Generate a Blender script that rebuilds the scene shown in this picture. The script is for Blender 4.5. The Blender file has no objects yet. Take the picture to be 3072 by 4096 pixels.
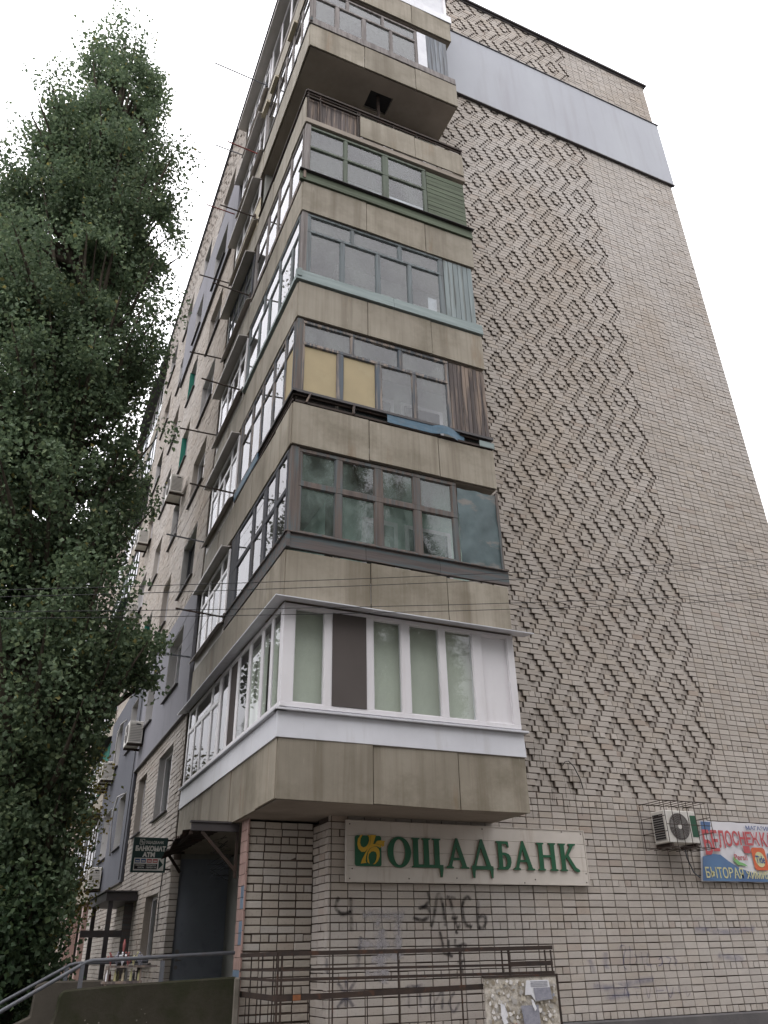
import bpy, math, random
import numpy as np
from mathutils import Matrix, Vector
random.seed(7); rng = np.random.default_rng(7)
S = bpy.context.scene
COL = S.collection
ZO = 1.6            # eye height: all heights below are measured from the eye line, ground is at -1.6
GROUND = -1.6

# ------------------------------------------------------------------ camera
def rad(a): return math.radians(a)
cam = bpy.data.cameras.new('camera'); camo = bpy.data.objects.new('camera', cam); COL.objects.link(camo)
yaw, pitch, roll = rad(24.7832), rad(29.1451), rad(-1.2249)
fw = Vector((math.sin(yaw)*math.cos(pitch), math.cos(yaw)*math.cos(pitch), math.sin(pitch)))
r0 = Vector((math.cos(yaw), -math.sin(yaw), 0)); u0 = r0.cross(fw)
cr, sr = math.cos(roll), math.sin(roll)
rr = cr*r0 + sr*u0; uu = -sr*r0 + cr*u0
M = Matrix((rr, uu, -fw)).transposed().to_4x4(); M.translation = (0, 0, ZO)
camo.matrix_world = M
cam.sensor_fit = 'VERTICAL'; cam.sensor_height = 36; cam.sensor_width = 27
cam.lens = 3182.9/4096*36
cam.clip_start = .05; cam.clip_end = 3000
S.camera = camo

# ------------------------------------------------------------------ overcast sky and soft sun
SUN_EL, SUN_AZ = 58, 215      # high, behind the camera to the left, veiled by cloud
w = bpy.data.worlds.new('World'); S.world = w; w.use_nodes = True
nt = w.node_tree; nt.nodes.clear()
out = nt.nodes.new('ShaderNodeOutputWorld'); bg = nt.nodes.new('ShaderNodeBackground')
sky = nt.nodes.new('ShaderNodeTexSky'); sky.sky_type = 'NISHITA'; sky.sun_disc = False
sky.sun_elevation = rad(SUN_EL); sky.sun_rotation = rad(SUN_AZ); sky.air_density = 1.5; sky.dust_density = 4
mixn = nt.nodes.new('ShaderNodeMix'); mixn.data_type = 'RGBA'
mixn.inputs[0].default_value = .9
tcw = nt.nodes.new('ShaderNodeTexCoord'); sxw = nt.nodes.new('ShaderNodeSeparateXYZ'); nt.links.new(tcw.outputs['Generated'], sxw.inputs[0])
clp = nt.nodes.new('ShaderNodeMapRange'); clp.inputs[3].default_value = 1/3; clp.inputs[4].default_value = 1; nt.links.new(sxw.outputs[2], clp.inputs[0])   # (1 + 2 sin h) / 3
deck = nt.nodes.new('ShaderNodeVectorMath'); deck.operation = 'SCALE'; deck.inputs[0].default_value = (37.6, 37.3, 38.2); nt.links.new(clp.outputs[0], deck.inputs['Scale'])
nt.links.new(deck.outputs[0], mixn.inputs[7])      # closed cloud deck
nt.links.new(sky.outputs[0], mixn.inputs[6]); nt.links.new(mixn.outputs[2], bg.inputs[0])
bg.inputs[1].default_value = .1
nt.links.new(bg.outputs[0], out.inputs[0])
sl = bpy.data.lights.new('sun', 'SUN'); sl.energy = .6; sl.angle = rad(35); sl.color = (1, .97, .93)
so = bpy.data.objects.new('sun', sl); COL.objects.link(so)
sd = Vector((math.sin(rad(SUN_AZ))*math.cos(rad(SUN_EL)), math.cos(rad(SUN_AZ))*math.cos(rad(SUN_EL)), math.sin(rad(SUN_EL))))
so.rotation_euler = sd.to_track_quat('Z', 'Y').to_euler()
vs = S.view_settings; vs.view_transform = 'Standard'; vs.look = 'None'; vs.exposure = 0; vs.gamma = 1; vs.use_curve_mapping = False
S.cycles.max_bounces = 7; S.cycles.transparent_max_bounces = 12; S.cycles.diffuse_bounces = 3; S.cycles.glossy_bounces = 3
S.cycles.use_denoising = True; S.cycles.caustics_reflective = False; S.cycles.caustics_refractive = False

# ------------------------------------------------------------------ materials
def srgb(r, g, b):
    f = lambda v: (v/255/12.92) if v/255 <= .04045 else ((v/255+.055)/1.055)**2.4
    return (f(r), f(g), f(b), 1)
MATS = {}
class NG:
    def __init__(s, name):
        s.m = bpy.data.materials.new(name); s.m.use_nodes = True; s.t = s.m.node_tree
        s.p = s.t.nodes['Principled BSDF']; s.o = s.t.nodes['Material Output']
        s.co = s.t.nodes.new('ShaderNodeTexCoord').outputs['Object']
        MATS[name] = s.m
    def n(s, typ, **k):
        x = s.t.nodes.new(typ)
        for a, b in k.items(): setattr(x, a, b)
        return x
    def l(s, a, b): s.t.links.new(a, b)
    def noise(s, scale, stretch=(1,1,1), detail=4, rough=.6, off=0):
        mp = s.n('ShaderNodeMapping'); mp.inputs['Scale'].default_value = stretch; mp.inputs['Location'].default_value = (off, off*.7, off*.3)
        s.l(s.co, mp.inputs[0])
        x = s.n('ShaderNodeTexNoise'); x.inputs['Scale'].default_value = scale; x.inputs['Detail'].default_value = detail; x.inputs['Roughness'].default_value = rough
        s.l(mp.outputs[0], x.inputs['Vector']); return x.outputs['Fac']
    def ramp(s, v, a, b):
        x = s.n('ShaderNodeMapRange'); x.inputs[1].default_value = a; x.inputs[2].default_value = b; s.l(v, x.inputs[0]); return x.outputs[0]
    def mul(s, a, b, op='MULTIPLY'):
        x = s.n('ShaderNodeMath', operation=op)
        for i, v in enumerate((a, b)):
            if hasattr(v, 'links'): s.l(v, x.inputs[i])
            else: x.inputs[i].default_value = v
        return x.outputs[0]
    def mix(s, f, a, b, blend='MIX'):
        x = s.n('ShaderNodeMix', data_type='RGBA', blend_type=blend)
        for i, v in ((0, f), (6, a), (7, b)):
            if hasattr(v, 'links'): s.l(v, x.inputs[i])
            elif i == 0: x.inputs[0].default_value = v
            else: x.inputs[i].default_value = v
        return x.outputs[2]
    def rnd(s):
        g = s.n('ShaderNodeNewGeometry').outputs['Random Per Island']; o = s.n('ShaderNodeObjectInfo').outputs['Random']
        return s.mul(s.mul(g, o, 'ADD'), 1.0, 'MODULO')
    def hsv(s, c, v=None, h=None, sat=None):
        x = s.n('ShaderNodeHueSaturation'); s.l(c, x.inputs['Color'])
        for nm, val in (('Value', v), ('Hue', h), ('Saturation', sat)):
            if val is None: continue
            if hasattr(val, 'links'): s.l(val, x.inputs[nm])
            else: x.inputs[nm].default_value = val
        return x.outputs[0]
    def bump(s, h, strength=.3, dist=.01):
        b = s.n('ShaderNodeBump'); b.inputs['Strength'].default_value = strength; b.inputs['Distance'].default_value = dist
        s.l(h, b.inputs['Height']); s.l(b.outputs[0], s.p.inputs['Normal'])
    def done(s, c, rough=.8, spec=.3, metal=0):
        if hasattr(c, 'links'): s.l(c, s.p.inputs['Base Color'])
        else: s.p.inputs['Base Color'].default_value = c
        if hasattr(rough, 'links'): s.l(rough, s.p.inputs['Roughness'])
        else: s.p.inputs['Roughness'].default_value = rough
        s.p.inputs['Specular IOR Level'].default_value = spec; s.p.inputs['Metallic'].default_value = metal
        return s.m

def brick_mat(name, tints, stain, grime=.5):
    g = NG(name); r = g.rnd()
    c = g.mix(g.ramp(r, 0, .6), tints[0], tints[1])
    c = g.mix(g.ramp(r, .6, 1.0), c, tints[2])
    r2 = g.mul(g.mul(r, 17.31), 1.0, 'MODULO')
    c = g.hsv(c, v=g.ramp(r2, -.15, 1.15) if False else g.mul(g.mul(r2, .14), .93, 'ADD'))
    odd = g.ramp(g.mul(g.mul(r, 71.7), 1.0, 'MODULO'), .94, .99)
    c = g.mix(g.mul(odd, .35), c, srgb(150, 126, 110))
    c = g.mix(g.mul(g.ramp(g.noise(.35, (1, 1, .55), 6, .65), .45, .75), grime), c, stain)
    c = g.mix(g.mul(g.ramp(g.noise(1.1, (1.6, 1.6, .22), 5, .6, 9), .56, .85), grime*.45), c, srgb(104, 92, 78))
    c = g.mix(g.mul(g.ramp(g.noise(.16, (1, 1, 1), 5, .6, 41), .46, .66), .38), c, srgb(190, 186, 184))
    c = g.mix(g.mul(g.ramp(g.noise(.23, (1, 1, .7), 5, .6, 57), .5, .7), .36), c, srgb(158, 140, 120))
    c = g.mix(g.mul(g.ramp(g.noise(38, (1, 1, 1), 3), .55, .8), .35), c, srgb(112, 100, 90))
    g.bump(g.noise(60, (1, 1, 1), 4), .35, .004)
    return g.done(c, .88, .2)
BRICK = brick_mat('silicate_brick', (srgb(181, 173, 166), srgb(173, 165, 158), srgb(176, 166, 156)), srgb(148, 137, 127))
BRICK_PIER = brick_mat('old_pier_brick', (srgb(184, 174, 162), srgb(174, 165, 154), srgb(192, 186, 180)), srgb(154, 140, 124), .5)
def simple(name, c1, c2, scale=3, stretch=(1,1,1), rough=.8, spec=.3, lo=.35, hi=.7, c3=None, s3=8, st3=(1,1,1), a3=.5, lo3=.55, hi3=.75, bump=0, bs=30, rv=0, metal=0):
    g = NG(name)
    c = g.mix(g.ramp(g.noise(scale, stretch, 6, .62), lo, hi), c1, c2)
    if c3: c = g.mix(g.mul(g.ramp(g.noise(s3, st3, 5, .6, 5), lo3, hi3), a3), c, c3)
    if rv: c = g.hsv(c, v=g.mul(g.mul(g.rnd(), rv), 1-rv/2, 'ADD'))
    if bump: g.bump(g.noise(bs, stretch, 4), bump, .01)
    return g.done(c, rough, spec, metal)
MORTAR = simple('mortar', srgb(94, 84, 78), srgb(80, 71, 66), 5, c3=srgb(110, 100, 93), s3=2, rough=.95, spec=.1, bump=.5)
PANEL = simple('balcony_panel', srgb(154, 146, 133), srgb(130, 122, 109), .7, (1, 1, .8), .75, .3, c3=srgb(84, 72, 54), s3=1.1, st3=(2.6, 2.6, .13), a3=.8, lo3=.5, hi3=.78, bump=.12, bs=50, rv=.2)
_g = [n for n in PANEL.node_tree.nodes]
def panel_extra():
    t = PANEL.node_tree; p = t.nodes['Principled BSDF']; src = p.inputs['Base Color'].links[0].from_socket
    g = NG.__new__(NG); g.m = PANEL; g.t = t; g.p = p; g.o = t.nodes['Material Output']; g.co = t.nodes.new('ShaderNodeTexCoord').outputs['Object']
    fine = g.mul(g.ramp(g.noise(1.0, (16, 16, .5), 4, .6, 3), .48, .75), .45)
    c = g.mix(fine, src, srgb(116, 106, 92))
    blot = g.mul(g.ramp(g.noise(.9, (1, 1, 1.2), 6, .7, 11), .48, .7), .6); c = g.mix(blot, c, srgb(104, 96, 80))
    rust = g.mul(g.ramp(g.noise(1.3, (2.2, 2.2, .35), 5, .65, 31), .62, .76), .5); c = g.mix(rust, c, srgb(122, 92, 60))
    pale = g.mul(g.ramp(g.noise(2.2, (5, 5, .4), 3, .6, 21), .68, .72), .35); c = g.mix(pale, c, srgb(176, 168, 158))
    t.links.new(c, p.inputs['Base Color'])
panel_extra()
PLASTER = simple('insulation_plaster', srgb(172, 174, 180), srgb(164, 165, 172), .5, (1, 1, .5), .9, .2, c3=srgb(146, 142, 146), s3=.9, st3=(2.4, 2.4, .25), a3=.55, lo3=.5, hi3=.8, bump=.25, bs=90)
PLASTER_G = simple('grey_facade_plaster', srgb(132, 131, 138), srgb(121, 120, 126), .6, (1, 1, .6), .9, .2, c3=srgb(104, 102, 106), s3=1, st3=(2, 2, .3), a3=.5, bump=.25, bs=90)
PLASTER_D = simple('dark_facade_plaster', srgb(96, 97, 104), srgb(86, 87, 94), .6, (1, 1, .6), .9, .2, bump=.25, bs=90)
REVEAL = simple('reveal_plaster', srgb(186, 184, 184), srgb(170, 166, 164), 1.5, rough=.9, spec=.2)
SLAB = simple('slab_concrete', srgb(156, 146, 136), srgb(134, 125, 117), 1.1, rough=.9, spec=.2, c3=srgb(104, 94, 86), s3=.9, a3=.5, bump=.3, bs=20)
INNER = simple('loggia_inner_wall', srgb(164, 163, 158), srgb(144, 143, 139), .8, rough=.9, spec=.2)
INNER_G = simple('loggia_green_wall', srgb(184, 206, 194), srgb(170, 192, 181), .8, rough=.9, spec=.2)
PVC = simple('white_pvc', srgb(224, 221, 224), srgb(214, 210, 214), .8, rough=.35, spec=.45, c3=srgb(188, 182, 180), s3=2.2, st3=(2, 2, .3), a3=.3)
FLASH = simple('white_flashing', srgb(206, 206, 212), srgb(192, 192, 198), 1.2, rough=.4, spec=.5, c3=srgb(160, 154, 150), s3=2, st3=(3, 3, .3), a3=.4)
VISOR = simple('visor_sheet', srgb(186, 180, 176), srgb(166, 160, 156), 1, rough=.5, spec=.4, c3=srgb(134, 124, 114), s3=2, a3=.4)
DARKMETAL = simple('dark_sheet', srgb(70, 66, 68), srgb(52, 49, 51), 2, rough=.55, spec=.4, c3=srgb(92, 66, 50), s3=5, a3=.45)
RUST = simple('rusty_steel', srgb(62, 50, 44), srgb(44, 38, 36), 6, rough=.8, spec=.3, c3=srgb(92, 60, 44), s3=9, a3=.5, lo3=.58, hi3=.7, bump=.3, bs=60)
REDSTEEL = simple('red_painted_steel', srgb(124, 52, 46), srgb(96, 44, 40), 5, rough=.6)
PIPE = simple('grey_painted_pipe', srgb(96, 98, 104), srgb(82, 84, 90), 6, rough=.5, spec=.4, c3=srgb(84, 66, 54), s3=10, a3=.4)
def woodm(name, a, b, c3, a3=.6, rv=.25, along=2, lo3=.48, hi3=.6):
    st = [14, 14, 14]; st[along] = .8
    return simple(name, a, b, 1, tuple(st), .85, .2, c3=c3, s3=1.6, st3=tuple(x*.6 for x in st), a3=a3, lo3=lo3, hi3=hi3, bump=.35, bs=2, rv=rv)
W_GREY = woodm('weathered_plank', srgb(104, 96, 94), srgb(72, 66, 65), srgb(156, 138, 124), .6)
W_PALE = woodm('pale_green_plank', srgb(142, 150, 151), srgb(124, 133, 135), srgb(100, 99, 95), .55, .16)
W_GREEN = woodm('green_slat', srgb(100, 108, 92), srgb(86, 93, 79), srgb(68, 69, 61), .5, .16, 0)
W_BLUEGREY = woodm('blue_grey_plank', srgb(134, 138, 144), srgb(112, 116, 122), srgb(90, 86, 84), .5, .16)
W_FRAME3 = woodm('bare_wood_frame', srgb(114, 103, 97), srgb(90, 83, 81), srgb(88, 103, 108), .6, .16)
W_FRAME4 = woodm('worn_blue_frame', srgb(96, 104, 112), srgb(96, 88, 84), srgb(164, 148, 136), .7, .16)
W_FRAME5 = woodm('pale_teal_frame', srgb(124, 131, 134), srgb(110, 116, 119), srgb(86, 84, 82), .5, .1)
W_FRAME6 = woodm('green_frame', srgb(104, 111, 100), srgb(90, 96, 88), srgb(76, 73, 69), .5, .1)
W_FRAME8 = woodm('grey_wood_frame', srgb(140, 134, 132), srgb(112, 106, 104), srgb(84, 78, 76), .5, .15)
W_DARK = woodm('dark_wood_frame', srgb(84, 86, 92), srgb(66, 67, 72), srgb(110, 104, 100), .4, .1)
W_SILL = woodm('sill_board_wood', srgb(102, 94, 92), srgb(82, 77, 76), srgb(82, 96, 100), .7, .2, 0)
W_SILL5 = woodm('sill_board_pale', srgb(140, 150, 149), srgb(122, 132, 132), srgb(90, 95, 94), .6, .1, 0, .55, .7)
BLUEP = simple('peeled_blue_sheet', srgb(80, 108, 128), srgb(66, 88, 102), 3, (1, 1, 3), rough=.6, c3=srgb(128, 121, 115), s3=3, a3=.6)
TEAL = simple('teal_sheet_metal', srgb(84, 100, 103), srgb(64, 78, 81), 2.2, rough=.45, spec=.4, c3=srgb(126, 116, 109), s3=2.6, st3=(1, 1, 2.4), a3=.7, lo3=.56, hi3=.66, bump=.6, bs=3)
PLY = simple('yellowed_plywood', srgb(172, 156, 124), srgb(160, 146, 117), 1.5, rough=.7, spec=.3, c3=srgb(180, 170, 140), s3=1.5, a3=.5)
BLIND = simple('pale_green_blind', srgb(224, 226, 210), srgb(214, 216, 202), 1.2, (1, 1, .5), .9, .2)
MESHD = simple('insect_screen', srgb(92, 86, 84), srgb(86, 80, 78), 1, rough=.9, spec=.1)
SIDING = simple('cream_siding', srgb(192, 180, 156), srgb(178, 166, 144), 2, rough=.6)
CLOTH = simple('white_cloth', srgb(222, 222, 226), srgb(206, 206, 212), 4, rough=.9)
PINK = simple('pink_tile', srgb(164, 136, 128), srgb(150, 124, 117), 3, rough=.45, spec=.4, c3=srgb(128, 100, 90), s3=3, a3=.4, rv=.2)
BLUETILE = simple('blue_painted_tile', srgb(106, 124, 142), srgb(96, 114, 132), 4, rough=.5, spec=.4, c3=srgb(160, 124, 116), s3=12, a3=.5, rv=.15)
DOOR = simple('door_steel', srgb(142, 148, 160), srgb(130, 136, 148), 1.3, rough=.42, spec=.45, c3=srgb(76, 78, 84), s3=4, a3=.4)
MOSS = simple('mossy_concrete', srgb(52, 50, 42), srgb(66, 62, 55), 1.6, rough=.95, spec=.1, c3=srgb(44, 47, 32), s3=2.2, a3=.7, lo3=.42, hi3=.6, bump=.6, bs=22)
CONC = simple('worn_concrete', srgb(118, 112, 105), srgb(100, 94, 88), 2.2, rough=.92, spec=.2, c3=srgb(78, 76, 62), s3=3, a3=.6, bump=.5, bs=25)
PLINTH = simple('plinth_render', srgb(100, 97, 98), srgb(86, 84, 86), 2, rough=.95, spec=.15, bump=.5, bs=30)
STEP = simple('dirty_step_concrete', srgb(84, 79, 72), srgb(70, 66, 60), 2.2, rough=.95, spec=.15, c3=srgb(58, 57, 46), s3=3, a3=.6, bump=.5, bs=25)
FADED = simple('faded_red_paper', srgb(150, 92, 90), srgb(136, 84, 84), 6, rough=.9)
ASPHALT = simple('asphalt', (.05, .05, .052, 1), (.07, .069, .068, 1), .6, rough=.95, spec=.2, c3=(.1, .095, .09, 1), s3=40, a3=.5, bump=.4, bs=120)
SOIL = simple('soil_and_grass', (.05, .06, .025, 1), (.09, .075, .05, 1), 1.4, rough=1, spec=.1, c3=(.04, .07, .02, 1), s3=7, a3=.7, bump=.6, bs=30)
ACW = simple('ac_casing', srgb(206, 202, 196), srgb(194, 190, 184), 3, rough=.45, spec=.4, c3=srgb(150, 142, 132), s3=4, st3=(2, 2, .5), a3=.35)
BLACK = simple('black_plastic', srgb(34, 34, 36), srgb(26, 26, 28), 3, rough=.6)
GREY = simple('fan_grille_grey', srgb(138, 134, 132), srgb(124, 120, 118), 3, rough=.5)
SIGNW = simple('sign_board_white', srgb(206, 198, 190), srgb(192, 184, 176), 1.2, rough=.5, spec=.4, c3=srgb(140, 116, 92), s3=2.2, st3=(3, 3, .35), a3=.55, lo3=.58, hi3=.78)
SIGNG = simple('sign_green', srgb(24, 88, 58), srgb(20, 78, 50), 2, rough=.4, spec=.45)
SIGNRIM = simple('sign_letter_rim', srgb(150, 132, 116), srgb(136, 120, 104), 4, rough=.6)
GOLD = simple('sign_gold', srgb(198, 160, 52), srgb(184, 146, 46), 3, rough=.4, spec=.4)
ATMG = simple('atm_sign_green', srgb(30, 58, 56), srgb(26, 52, 50), 2, rough=.4, spec=.4)
PRINTW = simple('white_print', srgb(214, 212, 208), srgb(204, 202, 198), 5, rough=.5)
PRINTK = simple('dark_print', srgb(40, 40, 44), srgb(34, 34, 38), 5, rough=.5)
PRINTB = simple('blue_print', srgb(58, 82, 132), srgb(52, 76, 124), 5, rough=.5)
PRINTR = simple('red_print', srgb(178, 78, 82), srgb(168, 74, 78), 5, rough=.5)
PRINTO = simple('orange_print', srgb(200, 98, 60), srgb(188, 88, 54), 5, rough=.5)
PRINTY = simple('yellow_print', srgb(196, 192, 150), srgb(186, 180, 138), 5, rough=.5)
PRINTG = simple('green_print', srgb(120, 170, 110), srgb(104, 156, 96), 5, rough=.5)
BANW = simple('banner_white', srgb(206, 204, 208), srgb(196, 193, 198), 1.5, rough=.45, spec=.4)
BANB = simple('banner_blue', srgb(78, 112, 150), srgb(66, 90, 130), 1.2, rough=.45, spec=.4)
PAPERG = simple('grey_newsprint', srgb(150, 150, 160), srgb(130, 130, 142), 20, rough=.9, c3=srgb(96, 96, 108), s3=30, st3=(1, 1, 4), a3=.7)
TORN = simple('torn_paper_layers', srgb(198, 191, 182), srgb(142, 134, 122), 9, rough=.95, spec=.1, lo=.4, hi=.62, c3=srgb(206, 200, 192), s3=16, a3=.8, lo3=.55, hi3=.62, bump=.8, bs=20)
GRILL = simple('green_netting', srgb(46, 122, 106), srgb(38, 106, 92), 2, rough=.8)
BARK = simple('poplar_bark', srgb(96, 88, 78), srgb(66, 60, 54), 2, (6, 6, .8), .95, .1, bump=.8, bs=6)

def glass_mat(name, tint, dirt, dust=srgb(150, 146, 146)):
    g = NG(name); t = g.t
    tr = g.n('ShaderNodeBsdfTransparent'); tr.inputs[0].default_value = tint
    gl = g.n('ShaderNodeBsdfGlossy'); gl.inputs['Roughness'].default_value = .02; gl.inputs[0].default_value = (.97, .97, 1, 1)
    ge = g.n('ShaderNodeNewGeometry'); dt = g.n('ShaderNodeVectorMath', operation='DOT_PRODUCT'); g.l(ge.outputs['Normal'], dt.inputs[0]); g.l(ge.outputs['Incoming'], dt.inputs[1])
    fz = g.mul(g.mul(g.mul(g.mul(1.0, g.mul(dt.outputs['Value'], 0, 'ABSOLUTE'), 'SUBTRACT'), 5.0, 'POWER'), .72), .07, 'ADD')
    m1 = g.n('ShaderNodeMixShader'); g.l(fz, m1.inputs[0]); g.l(tr.outputs[0], m1.inputs[1]); g.l(gl.outputs[0], m1.inputs[2])
    df = g.n('ShaderNodeBsdfDiffuse'); df.inputs[0].default_value = dust
    m2 = g.n('ShaderNodeMixShader'); g.l(g.mul(g.ramp(g.noise(1.7, (1, 1, .6), 5), .35, .8), dirt), m2.inputs[0])
    g.l(m1.outputs[0], m2.inputs[1]); g.l(df.outputs[0], m2.inputs[2]); g.l(m2.outputs[0], g.o.inputs[0])
    return g.m
GLASS = glass_mat('window_glass', (.84, .88, .88, 1), .14)
GLASSD = glass_mat('dusty_window_glass', (.72, .76, .77, 1), .5, srgb(164, 168, 166))

GLASS3 = glass_mat('hazy_window_glass', (.78, .84, .83, 1), .68, srgb(150, 166, 160))
def leaf_mat(name, a, b, c, d):
    g = NG(name); r = g.rnd()
    col = g.mix(g.ramp(r, 0, .7), a, b); col = g.mix(g.ramp(r, .72, .93), col, c); col = g.mix(g.ramp(r, .985, .99), col, d)
    col = g.hsv(col, v=g.mul(g.mul(g.noise(.5, (1, 1, 1), 3), .9), .55, 'ADD'))
    df = g.n('ShaderNodeBsdfDiffuse'); ts = g.n('ShaderNodeBsdfTranslucent'); gl = g.n('ShaderNodeBsdfGlossy'); gl.inputs['Roughness'].default_value = .45
    g.l(col, df.inputs[0]); g.l(col, ts.inputs[0])
    m = g.n('ShaderNodeMixShader'); m.inputs[0].default_value = .4; g.l(df.outputs[0], m.inputs[1]); g.l(ts.outputs[0], m.inputs[2])
    m2 = g.n('ShaderNodeMixShader'); m2.inputs[0].default_value = .02; g.l(m.outputs[0], m2.inputs[1]); g.l(gl.outputs[0], m2.inputs[2])
    g.l(m2.outputs[0], g.o.inputs[0]); return g.m
LEAF = leaf_mat('poplar_leaf', (.098, .145, .086, 1), (.145, .20, .112, 1), (.20, .255, .135, 1), (.30, .27, .10, 1))
LEAF_Y = leaf_mat('autumn_leaf', (.06, .075, .02, 1), (.12, .10, .025, 1), (.16, .12, .03, 1), (.22, .16, .03, 1))
LEAF_D = leaf_mat('shrub_leaf', (.04, .07, .036, 1), (.06, .095, .046, 1), (.08, .115, .05, 1), (.10, .09, .03, 1))

# ------------------------------------------------------------------ mesh helpers
class MB:
    """collects shapes and links them as ONE mesh object"""
    def __init__(s): s.v = []; s.f = []; s.mi = []; s.m = 0
    def add(s, vs, fs):
        o = len(s.v); s.v += [tuple(x) for x in vs]; s.f += [tuple(i+o for i in f) for f in fs]; s.mi += [s.m]*len(fs); return s
    def box(s, x0, x1, y0, y1, z0, z1):
        return s.add([(x0,y0,z0),(x1,y0,z0),(x1,y1,z0),(x0,y1,z0),(x0,y0,z1),(x1,y0,z1),(x1,y1,z1),(x0,y1,z1)],
                     [(3,2,1,0),(4,5,6,7),(0,1,5,4),(1,2,6,5),(2,3,7,6),(3,0,4,7)])
    def quad(s, a, b, c, d): return s.add([a, b, c, d], [(0,1,2,3)])
    def tube(s, pts, r, n=8, caps=True):
        P = [Vector(p) for p in pts]; R = r if hasattr(r, '__len__') else [r]*len(P); vs = []; fs = []
        up = Vector((0,0,1))
        for i, p in enumerate(P):
            d = (P[min(i+1, len(P)-1)]-P[max(i-1, 0)]).normalized()
            a = d.cross(up if abs(d.z) < .95 else Vector((1,0,0))).normalized(); b = a.cross(d)
            for k in range(n):
                t = 2*math.pi*k/n; vs.append(p+(a*math.cos(t)+b*math.sin(t))*R[i])
        for i in range(len(P)-1):
            for k in range(n):
                k2 = (k+1) % n; fs.append((i*n+k, i*n+k2, (i+1)*n+k2, (i+1)*n+k))
        if caps: fs.append(tuple(range(n))[::-1]); fs.append(tuple(range((len(P)-1)*n, len(P)*n)))
        return s.add(vs, fs)
    def bar(s, p, q, a, b=None):
        """square bar between two points"""
        b = b or a; P, Q = Vector(p), Vector(q); d = (Q-P).normalized()
        u = d.cross(Vector((0,0,1)) if abs(d.z) < .95 else Vector((1,0,0))).normalized()*a/2; v = u.cross(d).normalized()*b/2
        vs = [P-u-v, P+u-v, P+u+v, P-u+v, Q-u-v, Q+u-v, Q+u+v, Q-u+v]
        return s.add(vs, [(0,1,2,3),(7,6,5,4),(4,5,1,0),(5,6,2,1),(6,7,3,2),(7,4,0,3)])
    def prism(s, poly, fn, d0, d1):
        """poly (a,b) -> fn(a,b,d) 3-D point; closed solid between d0 and d1"""
        n = len(poly); vs = [fn(a, b, d0) for a, b in poly]+[fn(a, b, d1) for a, b in poly]
        fs = [tuple(range(n)), tuple(range(2*n-1, n-1, -1))]+[(i, i+n, (i+1) % n+n, (i+1) % n) for i in range(n)]
        return s.add(vs, fs)
    def build(s, name, mat, parent=None, smooth=False, bevel=0):
        me = bpy.data.meshes.new(name); me.from_pydata([(x, y, z+ZO) for x, y, z in s.v], [], s.f)
        mats = mat if isinstance(mat, (list, tuple)) else [mat]
        for m in mats: me.materials.append(m)
        if len(mats) > 1: me.polygons.foreach_set('material_index', s.mi)
        if smooth: me.polygons.foreach_set('use_smooth', [True]*len(me.polygons))
        me.update()
        o = bpy.data.objects.new(name, me); COL.objects.link(o); attach(o, parent)
        if bevel:
            b = o.modifiers.new('bevel', 'BEVEL'); b.width = bevel; b.segments = 1; b.limit_method = 'ANGLE'
        return o
ROOTLOC = {}
def attach(o, parent):
    if parent is None: return
    o.parent = parent
    if parent.name in ROOTLOC: o.matrix_parent_inverse = Matrix.Translation(-Vector(ROOTLOC[parent.name]))
def thing(name, label, cat, loc, group=None):
    o = bpy.data.objects.new(name, None); COL.objects.link(o); L = (loc[0], loc[1], loc[2]+ZO); o.location = L; o.empty_display_size = .2
    ROOTLOC[o.name] = L; tag(o, label, cat, group); return o
def tag(o, label=None, cat=None, group=None, kind=None):
    for k, v in (('label', label), ('category', cat), ('group', group), ('kind', kind)):
        if v: o[k] = v
    return o
def np_mesh(name, verts, quads, mat, parent=None):
    me = bpy.data.meshes.new(name); nv, nf = len(verts), len(quads)
    verts = np.array(verts, dtype=np.float32).copy(); verts[:, 2] += ZO
    me.vertices.add(nv); me.vertices.foreach_set('co', verts.ravel())
    me.loops.add(nf*4); me.loops.foreach_set('vertex_index', np.asarray(quads, dtype=np.int32).ravel())
    me.polygons.add(nf); me.polygons.foreach_set('loop_start', np.arange(0, nf*4, 4, dtype=np.int32))
    me.polygons.foreach_set('use_smooth', np.zeros(nf, dtype=bool)); me.update(calc_edges=True); me.materials.append(mat)
    o = bpy.data.objects.new(name, me); COL.objects.link(o); attach(o, parent); return o
# faces of the building: R = gable direction (u = x, outward = -y), L = long facade (u = y, outward = -x)
YR, XL = 10.52, 3.2
def FP(face, plane):
    return (lambda u, z, o: (u, plane-o, z)) if face == 'R' else (lambda u, z, o: (plane-o, u, z))
def fbox(mb, face, u0, u1, z0, z1, o0, o1, plane=None):
    pl = plane if plane is not None else (YR if face == 'R' else XL)
    if face == 'R': return mb.box(u0, u1, pl-o1, pl-o0, z0, z1)
    return mb.box(pl-o1, pl-o0, u0, u1, z0, z1)

# ------------------------------------------------------------------ ground
MB().quad((-120,-120,GROUND), (160,-120,GROUND), (160,300,GROUND), (-120,300,GROUND)).build('ground', ASPHALT)['kind'] = 'structure'
g = MB(); g.box(-14, 2.2, 13.9, 120, GROUND, GROUND+.06)
g.build('lawn', SOIL)['kind'] = 'structure'
g = MB(); g.box(-1.5, 40, 3.2, 11.52, GROUND, GROUND+.1)  # unseen paving, extended to bounce light up to the pier and niche
g.build('bounce_pavement', CONC)['kind'] = 'structure'

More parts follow.
